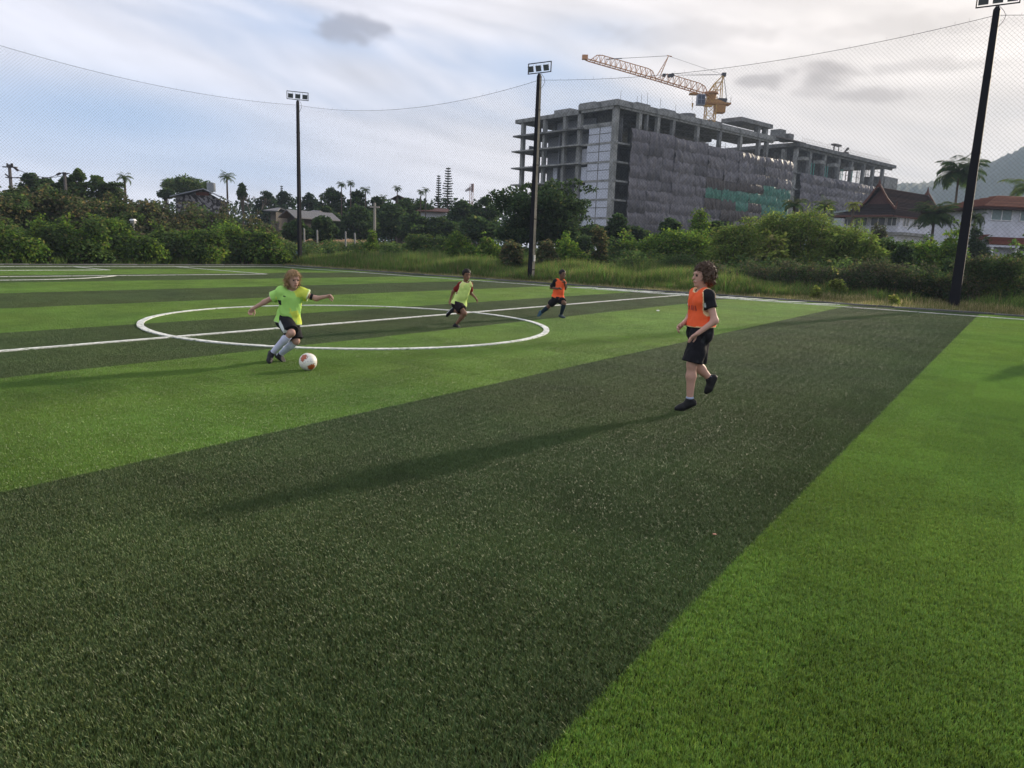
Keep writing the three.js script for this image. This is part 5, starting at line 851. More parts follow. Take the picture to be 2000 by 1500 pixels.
{ const w = new MB(), line = (a, b, sag) => { const p = []; for (let i = 0; i <= 14; i++) { const s = i / 14, q = a.clone().lerp(b, s); q.y -= sag * 4 * s * (1 - s); p.push(q); } w.path(p, 0.03, 0.03, 4); }; const o = U1.clone().setY(0); line(V(U1.x + 0.5, U1.y - 0.95, U1.z).sub(o), V(U2.x - 0.6, U2.y - 0.2, U2.z).sub(o), 0.25); line(V(U1.x + 0.3, U1.y - 0.2, U1.z).sub(o), V(U2.x + 0.3, U2.y - 0.1, U2.z).sub(o), 0.5); solo('power_line', w.geo(), darkMetal, 'dark wires strung between the two utility poles', 'cable', o); }
[[594, 447, 464, 60, 'white concrete post just right of the far corner pole'], [619.5, 450, 464, 60, 'white concrete post left of the middle one on the bank'], [675, 453, 472, 58, 'white concrete post at the right of the earth bank'], [693, 456, 472, 58, 'thin white post at the right end of the earth bank'], [561, 484, 500, 52, 'low white post left of the far corner pole']].forEach(([u, v, w, D, label]) => { const c = at(u, v, D), y0 = 0, m = new MB(), h = c.y; const sq = (w, y) => [[-w, y, -w], [-w, y, w], [w, y, w], [w, y, -w]]; m.loft(sq(0.06, y0), sq(0.05, h)).loft(sq(0.05, h), sq(0.02, h + 0.05)); solo('fence_post', m.geo(), greyPost, label, 'post', V(c.x, 0, c.z), 0, 'white posts by the earth bank'); });
{ const c = at(732, 396, 78), m = new MB(); m.bar(V(0, -0.1, 0), V(0, c.y, 0), 0.16, 0.12, 6).box(-0.5, 0.5, c.y - 0.5, c.y - 0.35, -0.08, 0.08); solo('concrete_pole', m.geo(), mat([0.28, 0.27, 0.24], 0.9), 'pale concrete pole standing among the dark trees', 'pole', V(c.x, 0, c.z)); }
{ // small lattice mast with drum aerials
  const c = at(921.5, 360, 150), t = thing('telecom_mast', 'small red and white mast with drum aerials on the skyline', 'mast', V(c.x, 0, c.z)), S = 150 / FPX, m = new MB(), w = 0.35; for (const [x, z] of [[-w, w], [w, w], [0, -w]]) m.bar(V(x, 0, z), V(x, c.y, z), 0.06); for (let y = 0; y < c.y; y += 0.8) m.bar(V(-w, y, w), V(w, y + 0.8, w), 0.04).bar(V(w, y, w), V(-w, y + 0.8, w), 0.04); part('lattice', m.geo(), mat([0.45, 0.30, 0.28], 0.7), t);
  part('aerial', new MB().box(-0.1, 4 * S, c.y - 14 * S, c.y + 1 * S, -0.3, 0.3).geo(), mat([0.25, 0.2, 0.2], 0.6), t); part('aerial', new MB().loft([[-12 * S, c.y - 14 * S, -0.3], [-12 * S, c.y - 11 * S, -0.3], [-2 * S, c.y - 4 * S, -0.3], [-2 * S, c.y - 11 * S, -0.3]], [[-12 * S, c.y - 14 * S, 0.3], [-12 * S, c.y - 11 * S, 0.3], [-2 * S, c.y - 4 * S, 0.3], [-2 * S, c.y - 11 * S, 0.3]]).geo(), mat([0.4, 0.38, 0.38], 0.6), t);
}
{ const c = at(260, 432, 41.5), t = thing('shrine_box', 'small white box on a stand showing through the left thicket', 'box', V(c.x, 0, c.z)); part('box', boxGeo(-0.1, 0.1, c.y - 0.12, c.y + 0.03, -0.12, 0.12), greyPost, t); part('roof', new MB().loft([[-0.15, c.y + 0.03, -0.16], [0.15, c.y + 0.03, -0.16], [0.15, c.y + 0.03, 0.16], [-0.15, c.y + 0.03, 0.16]].reverse(), [[-0.07, c.y + 0.12, -0.12], [0.07, c.y + 0.12, -0.12], [0.07, c.y + 0.12, 0.12], [-0.07, c.y + 0.12, 0.12]].reverse()).geo(), frameWhite, t); part('stand', new MB().bar(V(0, -0.06, 0), V(0, c.y - 0.12, 0), 0.06, 0.06, 6).geo(), greyPost, t); }
{ const c = at(575, 493, 51), t = thing('trough', 'low pale blue trough left of the far corner pole', 'trough', V(c.x, 0, c.z), -0.2); part('tub', boxGeo(-0.55, 0.55, Math.max(0.1, c.y - 0.25), c.y + 0.1, -0.3, 0.3), mat([0.22, 0.32, 0.42], 0.5), t); for (const x of [-0.45, 0.45]) part('leg', boxGeo(x - 0.05, x + 0.05, -0.06, Math.max(0.1, c.y - 0.25), -0.2, 0.2), greyPost, t); }
{ const c = gnd(1285, 608.5); solo('litter', new THREE.DodecahedronGeometry(0.035).scale(1.5, 0.5, 1), frameWhite, 'scrap of white litter on the turf, left of the curly-haired player', 'litter', V(c.x, 0.03, c.z)); const d = gnd(1395, 1052); solo('litter', new THREE.DodecahedronGeometry(0.009).scale(1.4, 0.5, 1), mat([0.5, 0.25, 0.18], 0.8), 'tiny pinkish scrap on the dark turf in the foreground', 'litter', V(d.x, 0.028, d.z)); }
// ---------- people ----------
// smooth union of tapered bones, meshed on a grid (surface nets)
function surfaceNet(min, max, cell, f) {
  const nx = Math.ceil((max[0] - min[0]) / cell) + 1, ny = Math.ceil((max[1] - min[1]) / cell) + 1, nz = Math.ceil((max[2] - min[2]) / cell) + 1, val = new Float32Array(nx * ny * nz);
  for (let k = 0, o = 0; k < nz; k++) for (let j = 0; j < ny; j++) for (let i = 0; i < nx; i++, o++) val[o] = f(min[0] + i * cell, min[1] + j * cell, min[2] + k * cell);
  const idx = new Int32Array(nx * ny * nz).fill(-1), pos = [], tri = [], sx = 1, sy = nx, sz = nx * ny, C = [0, sx, sy, sx + sy, sz, sx + sz, sy + sz, sx + sy + sz], E = [[0, 1], [2, 3], [4, 5], [6, 7], [0, 2], [1, 3], [4, 6], [5, 7], [0, 4], [1, 5], [2, 6], [3, 7]];
  for (let k = 0; k < nz - 1; k++) for (let j = 0; j < ny - 1; j++) for (let i = 0; i < nx - 1; i++) {
    const o = i + j * sy + k * sz; let m = 0; for (let c = 0; c < 8; c++) if (val[o + C[c]] < 0) m |= 1 << c; if (m === 0 || m === 255) continue;
    let x = 0, y = 0, z = 0, n = 0;
    for (const [a, b] of E) { const va = val[o + C[a]], vb = val[o + C[b]]; if ((va < 0) === (vb < 0)) continue; const t = va / (va - vb); x += lerp(a & 1, b & 1, t); y += lerp(a >> 1 & 1, b >> 1 & 1, t); z += lerp(a >> 2 & 1, b >> 2 & 1, t); n++; }
    idx[o] = pos.length / 3; pos.push(min[0] + (i + x / n) * cell, min[1] + (j + y / n) * cell, min[2] + (k + z / n) * cell);
  }
  const q = (a, b, c, d, flip) => { if (a < 0 || b < 0 || c < 0 || d < 0) return; flip ? tri.push(a, c, b, a, d, c) : tri.push(a, b, c, a, c, d); };
  for (let k = 1; k < nz - 1; k++) for (let j = 1; j < ny - 1; j++) for (let i = 1; i < nx - 1; i++) {
    const o = i + j * sy + k * sz, s = val[o] < 0;
    if (s !== (val[o + sx] < 0)) q(idx[o - sy - sz], idx[o - sz], idx[o], idx[o - sy], !s);
    if (s !== (val[o + sy] < 0)) q(idx[o - sx - sz], idx[o - sx], idx[o], idx[o - sz], !s);
    if (s !== (val[o + sz] < 0)) q(idx[o - sx - sy], idx[o - sy], idx[o], idx[o - sx], !s);
  }
  const g = new THREE.BufferGeometry(); g.setAttribute('position', new THREE.Float32BufferAttribute(pos, 3)); g.setIndex(tri); g.computeVertexNormals(); return g;
}
const bone = (a, b, ra, rb) => { const d = [b.x - a.x, b.y - a.y, b.z - a.z], l2 = d[0] * d[0] + d[1] * d[1] + d[2] * d[2] || 1e-9; return (x, y, z) => { const px = x - a.x, py = y - a.y, pz = z - a.z, t = clamp((px * d[0] + py * d[1] + pz * d[2]) / l2); return Math.hypot(px - d[0] * t, py - d[1] * t, pz - d[2] * t) - (ra + (rb - ra) * t); }; };
const smin = (a, b, k) => { const h = Math.max(k - Math.abs(a - b), 0) / k; return Math.min(a, b) - h * h * k * 0.25; };
const blend = (list, k) => (x, y, z) => { let d = 1e9; for (const f of list) d = smin(d, f(x, y, z), k); return d; };
const half = (p, n) => { const m = n.clone().normalize(); return (x, y, z) => (x - p.x) * m.x + (y - p.y) * m.y + (z - p.z) * m.z; }; // < 0 behind
const ellip = (c, F, R, U, rf, rr, ru) => (x, y, z) => { const px = x - c.x, py = y - c.y, pz = z - c.z, a = (px * F.x + py * F.y + pz * F.z) / rf, b = (px * R.x + py * R.y + pz * R.z) / rr, e = (px * U.x + py * U.y + pz * U.z) / ru, k = Math.hypot(a, b, e); return (k - 1) * Math.min(rf, rr, ru) * (k < 1 ? 1 : 0.9); };
function meshOf(f, pts, pad, cell) { const mn = [1e9, 1e9, 1e9], mx = [-1e9, -1e9, -1e9]; for (const p of pts) ['x', 'y', 'z'].forEach((k, i) => { mn[i] = Math.min(mn[i], p[k] - pad); mx[i] = Math.max(mx[i], p[k] + pad); }); return surfaceNet(mn, mx, cell, f); }
function paint(g, fn) { const p = g.attributes.position, c = new Float32Array(p.count * 3); for (let i = 0; i < p.count; i++) { const k = fn(p.getX(i), p.getY(i), p.getZ(i)); c.set(k, i * 3); } g.setAttribute('color', new THREE.BufferAttribute(c, 3)); return g; }
const L3 = (a, b, t) => a.clone().lerp(b, t);
const cloth = (rough = 0.85) => new THREE.MeshPhysicalMaterial({ color: 0xffffff, vertexColors: true, roughness: rough, sheen: 0.3, sheenRoughness: 0.6, specularIntensity: 0.3 });
const skinMat = new THREE.MeshPhysicalMaterial({ color: 0xffffff, vertexColors: true, roughness: 0.55, specularIntensity: 0.4 });
const hairMat = new THREE.MeshPhysicalMaterial({ color: 0xffffff, vertexColors: true, roughness: 0.6, specularIntensity: 0.4 });
const eyeMat = mat([0.02, 0.015, 0.012], 0.3);

function person(spec) {
  const { D, j, s, look, label } = spec, W = {}; // joints: bearing + metres further away
  for (const k in j) W[k] = at(j[k][0], j[k][1], D + (j[k][2] || 0));
  const base = V((W.anL.x + W.anR.x) / 2, 0, (W.anL.z + W.anR.z) / 2); if (spec.foot) { base.x = W[spec.foot].x; base.z = W[spec.foot].z; }
  for (const k in W) W[k].sub(base);
  const t = thing('person', label, 'person', base, 0, undefined);
  const P = W, skin = spec.skin, up = P.neck.clone().sub(L3(P.hipL, P.hipR, 0.5)).normalize(), pel = L3(P.hipL, P.hipR, 0.5), chest = L3(P.shL, P.shR, 0.5);
  const sd = P.shL.clone().sub(P.shR).normalize(); // towards the person's left
  const front = sd.clone().cross(up).normalize(); // forwards
  const across = (c, w) => [c.clone().addScaledVector(sd, w), c.clone().addScaledVector(sd, -w)];
  const tor = e => { // trunk
    const sl = spec.slim || 1, sA = s; const out = [], c1 = L3(pel, chest, 0.82), c2 = L3(pel, chest, 0.4);
    const [a0, a1] = across(c1, 0.065 * s * sl), [b0, b1] = across(c2, 0.055 * s * sl), hw = Math.min(0.07, 0.5 * P.hipL.distanceTo(P.hipR) + 0.005) * 1.0, [h0, h1] = across(pel, hw);
    out.push(bone(a0, b0, 0.098 * s * sl + e, 0.085 * s * sl + e), bone(a1, b1, 0.098 * s * sl + e, 0.085 * s * sl + e), bone(b0, h0, 0.085 * s * sl + e, 0.092 * s * sl + e), bone(b1, h1, 0.085 * s * sl + e, 0.092 * s * sl + e), bone(P.shL, P.shR, 0.056 * s + e, 0.056 * s + e), bone(h0, h1, 0.09 * s * sl + e, 0.09 * s * sl + e)); return out;
  };
  const armU = (S, e, k = 1) => bone(P['sh' + S], L3(P['sh' + S], P['el' + S], k), 0.047 * s + e, lerp(0.047, 0.036, k) * s + e);
  const thigh = (S, e, k = 1, fl = 0) => bone(P['hip' + S], L3(P['hip' + S], P['kn' + S], k), 0.083 * s + e, lerp(0.083, 0.053, k) * s + e + fl);
  const calf = S => [bone(P['kn' + S], L3(P['kn' + S], P['an' + S], 0.3), 0.05 * s, 0.052 * s), bone(L3(P['kn' + S], P['an' + S], 0.3), P['an' + S], 0.052 * s, 0.032 * s)];
  // head frame
  const hU = spec.headUp ? spec.headUp.clone().normalize() : V(0, 1, 0), hF = look.clone().addScaledVector(hU, -look.dot(hU)).normalize(), hR = hF.clone().cross(hU).normalize(), hc = P.head, hs = spec.hs || 1;
  const hp = (f, r, u) => hc.clone().addScaledVector(hF, f * hs).addScaledVector(hR, r * hs).addScaledVector(hU, u * hs);
  const nk = bone(P.neck.clone().addScaledVector(up, -0.05 * s), hp(-0.015, 0, -0.05), 0.052 * s, 0.047 * s);
  const body = blend([...tor(0), armU('L', 0), armU('R', 0), bone(P.elL, P.wrL, 0.036 * s, 0.025 * s), bone(P.elR, P.wrR, 0.036 * s, 0.025 * s), thigh('L', 0), thigh('R', 0), ...calf('L'), ...calf('R'), nk], 0.035 * s);
  const all = Object.values(P);
  const skinC = (k = 1) => [skin[0] * k, skin[1] * k, skin[2] * k];
  const gBody = paint(meshOf(body, all.filter(p => p !== P.head), 0.13, 0.0115), () => skinC());
  // head: skull, jaw, nose, brow, lips, ears
  const hd = [ellip(hp(-0.012, 0, 0.028), hF, hR, hU, 0.094 * hs, 0.073 * hs, 0.086 * hs), ellip(hp(0.012, 0, -0.035), hF, hR, hU, 0.072 * hs, 0.058 * hs, 0.072 * hs), bone(hp(0.05, 0, -0.088), hp(0.062, 0, -0.09), 0.024 * hs, 0.02 * hs), nk];
  const f1 = blend(hd, 0.03), feat = [bone(hp(0.083, 0, 0.012), hp(0.104, 0, -0.026), 0.008 * hs, 0.0115 * hs), bone(hp(0.083, -0.03, 0.03), hp(0.083, 0.03, 0.03), 0.011 * hs, 0.011 * hs), bone(hp(0.082, -0.02, -0.058), hp(0.082, 0.02, -0.058), 0.009 * hs, 0.009 * hs), ellip(hp(-0.01, 0.074, -0.005), hF, hR, hU, 0.018 * hs, 0.009 * hs, 0.03 * hs), ellip(hp(-0.01, -0.074, -0.005), hF, hR, hU, 0.018 * hs, 0.009 * hs, 0.03 * hs)];
  const eyes = [hp(0.087, 0.031, 0.008), hp(0.087, -0.031, 0.008)], f2 = blend([f1, ...feat], 0.012);
  const headF = (x, y, z) => { let d = f2(x, y, z); for (const e of eyes) d = Math.max(d, -(Math.hypot(x - e.x, y - e.y, z - e.z) - 0.013 * hs)); return d; };
  const mouth = hp(0.09, 0, -0.058);
  const gHead = paint(meshOf(headF, [hc, P.neck], 0.15, 0.006), (x, y, z) => { const m = Math.hypot(x - mouth.x, (y - mouth.y) * 2.2, z - mouth.z) < 0.024 * hs; return m ? [skin[0] * 0.8, skin[1] * 0.6, skin[2] * 0.58] : skinC(); });
  // hands: palm, four fingers of unequal length and a thumb from the side of the palm
  const hand = S => {
    const w = P['wr' + S], tip = P['hd' + S], d = tip.clone().sub(w).normalize(), len = 0.155 * s, curl = (spec.curl || {})[S] ?? 0.5;
    let n = (spec.palm || {})[S] ? spec.palm[S].clone() : V(0, 0, 1); n.addScaledVector(d, -n.dot(d)).normalize(); const a = d.clone().cross(n).normalize(); // n: palm faces; a: across the palm
    const q = (u, v, h) => w.clone().addScaledVector(d, u * len).addScaledVector(a, v * len).addScaledVector(n, h * len);
    const parts = [bone(w, q(0.12, 0, 0), 0.025 * s, 0.022 * s), bone(q(0.15, 0.13, 0), q(0.45, 0.17, 0), 0.015 * s, 0.013 * s), bone(q(0.15, 0, 0), q(0.48, 0.04, 0), 0.017 * s, 0.014 * s), bone(q(0.15, -0.1, 0), q(0.45, -0.13, 0), 0.015 * s, 0.013 * s)];
    [[0.19, 0.40], [0.07, 0.46], [-0.06, 0.42], [-0.18, 0.33]].forEach(([v, l]) => { let p = q(0.47 - Math.abs(v - 0.05) * 0.15, v, 0), ang = 0; for (const [fr, bd] of [[0.45, 0.5], [0.32, 0.8], [0.23, 0.6]]) { ang += curl * bd; const e = p.clone().addScaledVector(d, Math.cos(ang) * l * fr * len).addScaledVector(n, Math.sin(ang) * l * fr * len).addScaledVector(a, v * 0.12 * l * len); parts.push(bone(p, e, 0.0088 * s, 0.0078 * s)); p = e; } });
    const th = S === (spec.thumbFlip ? 'L' : 'R') ? 1 : -1, t0 = q(0.18, 0.17 * th, 0.02), t1 = q(0.36, 0.31 * th, 0.1 + 0.1 * curl), t2 = q(0.55, 0.33 * th, 0.14 + 0.2 * curl); parts.push(bone(t0, t1, 0.0125 * s, 0.0105 * s), bone(t1, t2, 0.0105 * s, 0.0085 * s));
    return paint(meshOf(blend(parts, 0.006), [w, tip, q(0.9, 0.3, 0.3), q(0.9, -0.3, -0.1), t2], 0.05, 0.0055), () => skinC());
  };
  part('body', mergeGeometries([gBody, gHead, hand('L'), hand('R')]), skinMat, t);
  for (const e of eyes) { const m = part('eye', new THREE.SphereGeometry(0.0105 * hs, 10, 8), eyeMat, t); m.position.copy(e).addScaledVector(hF, -0.006); }
  // clothes
  const wr = (amp, fr, sdx) => (x, y, z) => amp * (fbm(x * fr, y * fr * 0.8 + sdx, z * fr, 3) + 0.6 * Math.sin((x + y * 0.6 + z) * fr * 1.7 + 6 * fbm(x * 5, y * 5, z * 5 + sdx, 2)));
  for (const g of spec.clothes) {
    let f, pts, col = g.color, cell = g.cell || 0.009;
    const w = wr(g.wrinkle ?? 0.006, 13, (g.type.length * 7.3)), colour = g.paint ? (x, y, z) => g.paint(x, y, z, P, { up, front, sd, pel, chest, hc }) : () => col;
    if (g.type === 'shirt' || g.type === 'vest') {
      const e = g.loose, hem = pel.clone().addScaledVector(up, g.hem), list = tor(e), fl = g.flare || 0;
      const [h0, h1] = across(pel.clone().addScaledVector(up, g.hem - 0.02).addScaledVector(front, g.hang || 0), 0.07 * s * (spec.slim || 1)); list.push(bone(h0, h1, 0.095 * s * (spec.slim || 1) + e + fl, 0.095 * s * (spec.slim || 1) + e + fl));
      if (g.type === 'shirt') for (const S of ['L', 'R']) list.push(bone(P['sh' + S], L3(P['sh' + S], P['el' + S], g.sleeve), 0.05 * s + e, 0.049 * s + e + 0.004));
      if (g.tail) { const tl = pel.clone().addScaledVector(up, g.hem + 0.1).addScaledVector(front, -0.06), te = pel.clone().addScaledVector(up, g.hem - 0.03).add(g.tail); list.push(bone(tl, te, 0.07 * s, 0.05 * s)); }
      const core = blend(list, 0.04 * s), hemF = half(hem, up.clone().multiplyScalar(-1).addScaledVector(g.hemTilt || V(0, 0, 0), 1)), neckC = P.neck.clone().addScaledVector(up, 0.045 * s).addScaledVector(front, g.neckFwd ?? 0.035), nr = g.neckR || 0.068 * s;
      const holes = g.type === 'vest' ? ['L', 'R'].map(S => bone(P['sh' + S].clone().addScaledVector(sd, S === 'L' ? 0.045 * s : -0.045 * s).addScaledVector(up, 0.03), L3(P['sh' + S], pel, 0.36).addScaledVector(sd, S === 'L' ? 0.10 * s : -0.10 * s), 0.066 * s, 0.056 * s)) : [];
      const cuts = (x, y, z) => { let d = hemF(x, y, z) + (g.tail ? 0.0 : 0); d = Math.max(d, -(Math.hypot(x - neckC.x, y - neckC.y, z - neckC.z) - nr)); for (const h of holes) d = Math.max(d, -h(x, y, z)); if (g.type === 'shirt') for (const S of ['L', 'R']) { const c = L3(P['sh' + S], P['el' + S], g.sleeve), n = P['el' + S].clone().sub(P['sh' + S]).normalize(), q = (x - c.x) * n.x + (y - c.y) * n.y + (z - c.z) * n.z; if (Math.hypot(x - c.x, y - c.y, z - c.z) < 0.1 * s) d = Math.max(d, q); } return d; };
      f = (x, y, z) => Math.max(core(x, y, z) + w(x, y, z), cuts(x, y, z)); pts = [P.shL, P.shR, pel, hem, L3(P.shL, P.elL, 1), L3(P.shR, P.elR, 1), P.neck, ...(g.tail ? [pel.clone().add(g.tail)] : [])];
      const trim = g.trim, base = colour; const geo = meshOf(f, pts, 0.17, cell); paint(geo, (x, y, z) => trim && cuts(x, y, z) > -(g.trimW || 0.010) ? trim : base(x, y, z)); const m = part(g.name, geo, cloth(), t); if (g.label) m.userData.label = g.label; continue;
    }
    if (g.type === 'shorts') {
      const waist = pel.clone().addScaledVector(up, g.waist ?? 0.1), list = [...tor(g.loose)];
      for (const S of ['L', 'R']) list.push(thigh(S, g.loose, g.len, g.flare ?? 0.02));
      const core = blend(list, 0.025 * s), top = half(waist, up), ends = ['L', 'R'].map(S => { const c = L3(P['hip' + S], P['kn' + S], g.len), n = P['kn' + S].clone().sub(P['hip' + S]).normalize(); return (x, y, z) => Math.hypot(x - c.x, y - c.y, z - c.z) < 0.13 * s ? (x - c.x) * n.x + (y - c.y) * n.y + (z - c.z) * n.z : -1; });
      f = (x, y, z) => { let d = Math.max(core(x, y, z) + w(x, y, z), top(x, y, z)); const aL = ends[0](x, y, z), aR = ends[1](x, y, z), tl = thigh('L', g.loose + 0.02, 1, 0.03)(x, y, z), tr = thigh('R', g.loose + 0.02, 1, 0.03)(x, y, z); d = Math.max(d, tl < tr ? aL : aR); return d; }; pts = [waist, P.hipL, P.hipR, P.knL, P.knR];
    }
    if (g.type === 'sock') { const S = g.side, a = L3(P['kn' + S], P['an' + S], g.from), c = calf(S).map(q => (x, y, z) => q(x, y, z) - 0.006); const tp = half(a, P['kn' + S].clone().sub(P['an' + S])), co = blend([...c, bone(P['an' + S], L3(P['an' + S], P['to' + S], 0.2), 0.034 * s, 0.03 * s)], 0.02); f = (x, y, z) => Math.max(co(x, y, z), tp(x, y, z)); pts = [a, P['an' + S], L3(P['an' + S], P['to' + S], 0.5)]; }
    if (g.type === 'shoe') {
      const S = g.side, an = P['an' + S], to = P['to' + S], leg = P['kn' + S].clone().sub(an).normalize(), d = to.clone().sub(an).normalize(); let dn = leg.clone().multiplyScalar(-1); dn.addScaledVector(d, -dn.dot(d)).normalize(); if (g.down) { dn = g.down.clone().addScaledVector(d, -g.down.dot(d)).normalize(); }
      const heel = an.clone().addScaledVector(d, -0.03 * s).addScaledVector(dn, 0.022 * s), bl = an.clone().lerp(to, 0.62).addScaledVector(dn, 0.012 * s), tip = to.clone().addScaledVector(d, -0.02 * s);
      const co = blend([bone(heel, bl, 0.043 * s, 0.043 * s), bone(bl, tip, 0.043 * s, 0.031 * s), bone(an.clone().addScaledVector(leg, 0.035 * s), an.clone().addScaledVector(d, 0.035 * s), 0.044 * s, 0.041 * s)], 0.02 * s), so = heel.clone().addScaledVector(dn, 0.034 * s), sole = half(so, dn), tp = half(an.clone().addScaledVector(leg, 0.062 * s), leg);
      f = (x, y, z) => Math.max(co(x, y, z), sole(x, y, z), tp(x, y, z)); pts = [an, to, heel]; cell = 0.007;
      const geo = paint(meshOf(f, pts, 0.09, cell), (x, y, z) => sole(x, y, z) > -0.014 * s ? g.sole || [0.02, 0.02, 0.02] : col); part(g.name, geo, cloth(0.6), t); continue;
    }
    if (g.type === 'band') { const a = L3(P[g.from], P[g.to], g.at), b = L3(P[g.from], P[g.to], g.at + g.w); f = bone(a, b, g.r * s, g.r * s); const fa = half(a, a.clone().sub(b)), fb = half(b, b.clone().sub(a)), h = f; f = (x, y, z) => Math.max(h(x, y, z), fa(x, y, z), fb(x, y, z)); pts = [a, b]; cell = 0.006; }
    part(g.name, paint(meshOf(f, pts, 0.16, cell), colour), cloth(g.rough), t);
  }
  // hair
  { const H = spec.hair, r = rng(H.seed || 5), list = [];
    if (H.style === 'curly' || H.style === 'bob') for (const [a, b, c, R] of H.blobs(r)) { const p = hp(a, b, c); list.push((x, y, z) => Math.hypot(x - p.x, y - p.y, z - p.z) - R * hs); }
    const cap = ellip(hp(-0.016, 0, 0.034), hF, hR, hU, (0.094 + H.thick) * hs, (0.076 + H.thick) * hs, (0.088 + H.thick) * hs); list.push(cap);
    const co = blend(list, H.style === 'curly' ? 0.012 : 0.02), fc = hp(0.085, 0, H.line), face = (x, y, z) => { const px = x - hc.x, py = y - hc.y, pz = z - hc.z, ff = (px * hF.x + py * hF.y + pz * hF.z) / hs, uu = (px * hU.x + py * hU.y + pz * hU.z) / hs; return Math.min(H.cutF - ff + 0 * uu, uu - H.line) * -1; }; // > 0 keeps hair away from the face
    const bot = H.bottom; const n = (x, y, z) => (H.rough || 0.006) * (fbm(x * (H.freq || 60), y * (H.freq || 60) * (H.stretch || 1), z * (H.freq || 60), 3));
    const F = (x, y, z) => { const px = x - hc.x, py = y - hc.y, pz = z - hc.z, ff = (px * hF.x + py * hF.y + pz * hF.z) / hs, uu = (px * hU.x + py * hU.y + pz * hU.z) / hs; let d = co(x, y, z) + n(x, y, z); const inFace = Math.min(ff - H.cutF - 0.35 * Math.max(0, uu), H.line - uu); d = Math.max(d, inFace); return Math.max(d, bot - uu - 0.3 * Math.max(0, -ff) * (H.backDrop || 0)); };
    const g = paint(meshOf(F, [hc], 0.21 * hs, 0.0065), (x, y, z) => { const k = 0.7 + 0.9 * (fbm(x * 55, y * 16, z * 55, 3) + 0.4); return H.color.map(v => v * k); }); const hm = part('hair', g, hairMat, t);
    if (H.strands) { const LV = new Leaves(), hp2 = g.attributes.position, hn = g.attributes.normal; for (let i = 0; i < H.strands; i++) { const k = Math.floor(r() * hp2.count), e = unit(r), n = [hn.getX(k), hn.getY(k), hn.getZ(k)], d = [n[0] * H.out + e[0] * 0.7, n[1] * H.out + e[1] * 0.7 - H.fall, n[2] * H.out + e[2] * 0.7], l = Math.hypot(...d), c = 0.7 + 0.9 * r(); LV.leaf(hp2.getX(k), hp2.getY(k), hp2.getZ(k), d[0] / l, d[1] / l, d[2] / l, n[0], n[1], n[2], H.slen * (0.5 + r()), 0.0022, H.color.map(v => v * c)); } part('hair_strands', LV.geo(), hairMat, hm).userData.kind = 'stuff'; } }
  return t;
}
const SK1 = [0.50, 0.30, 0.235], SK2 = [0.46, 0.28, 0.22], SK3 = [0.20, 0.105, 0.07], SK4 = [0.15, 0.085, 0.06];
const BLACK = [0.014, 0.014, 0.018], ORANGE = [0.86, 0.13, 0.045], LIME = [0.36, 0.66, 0.16];
const facing = (x, y, z) => V(x, y, z).normalize();
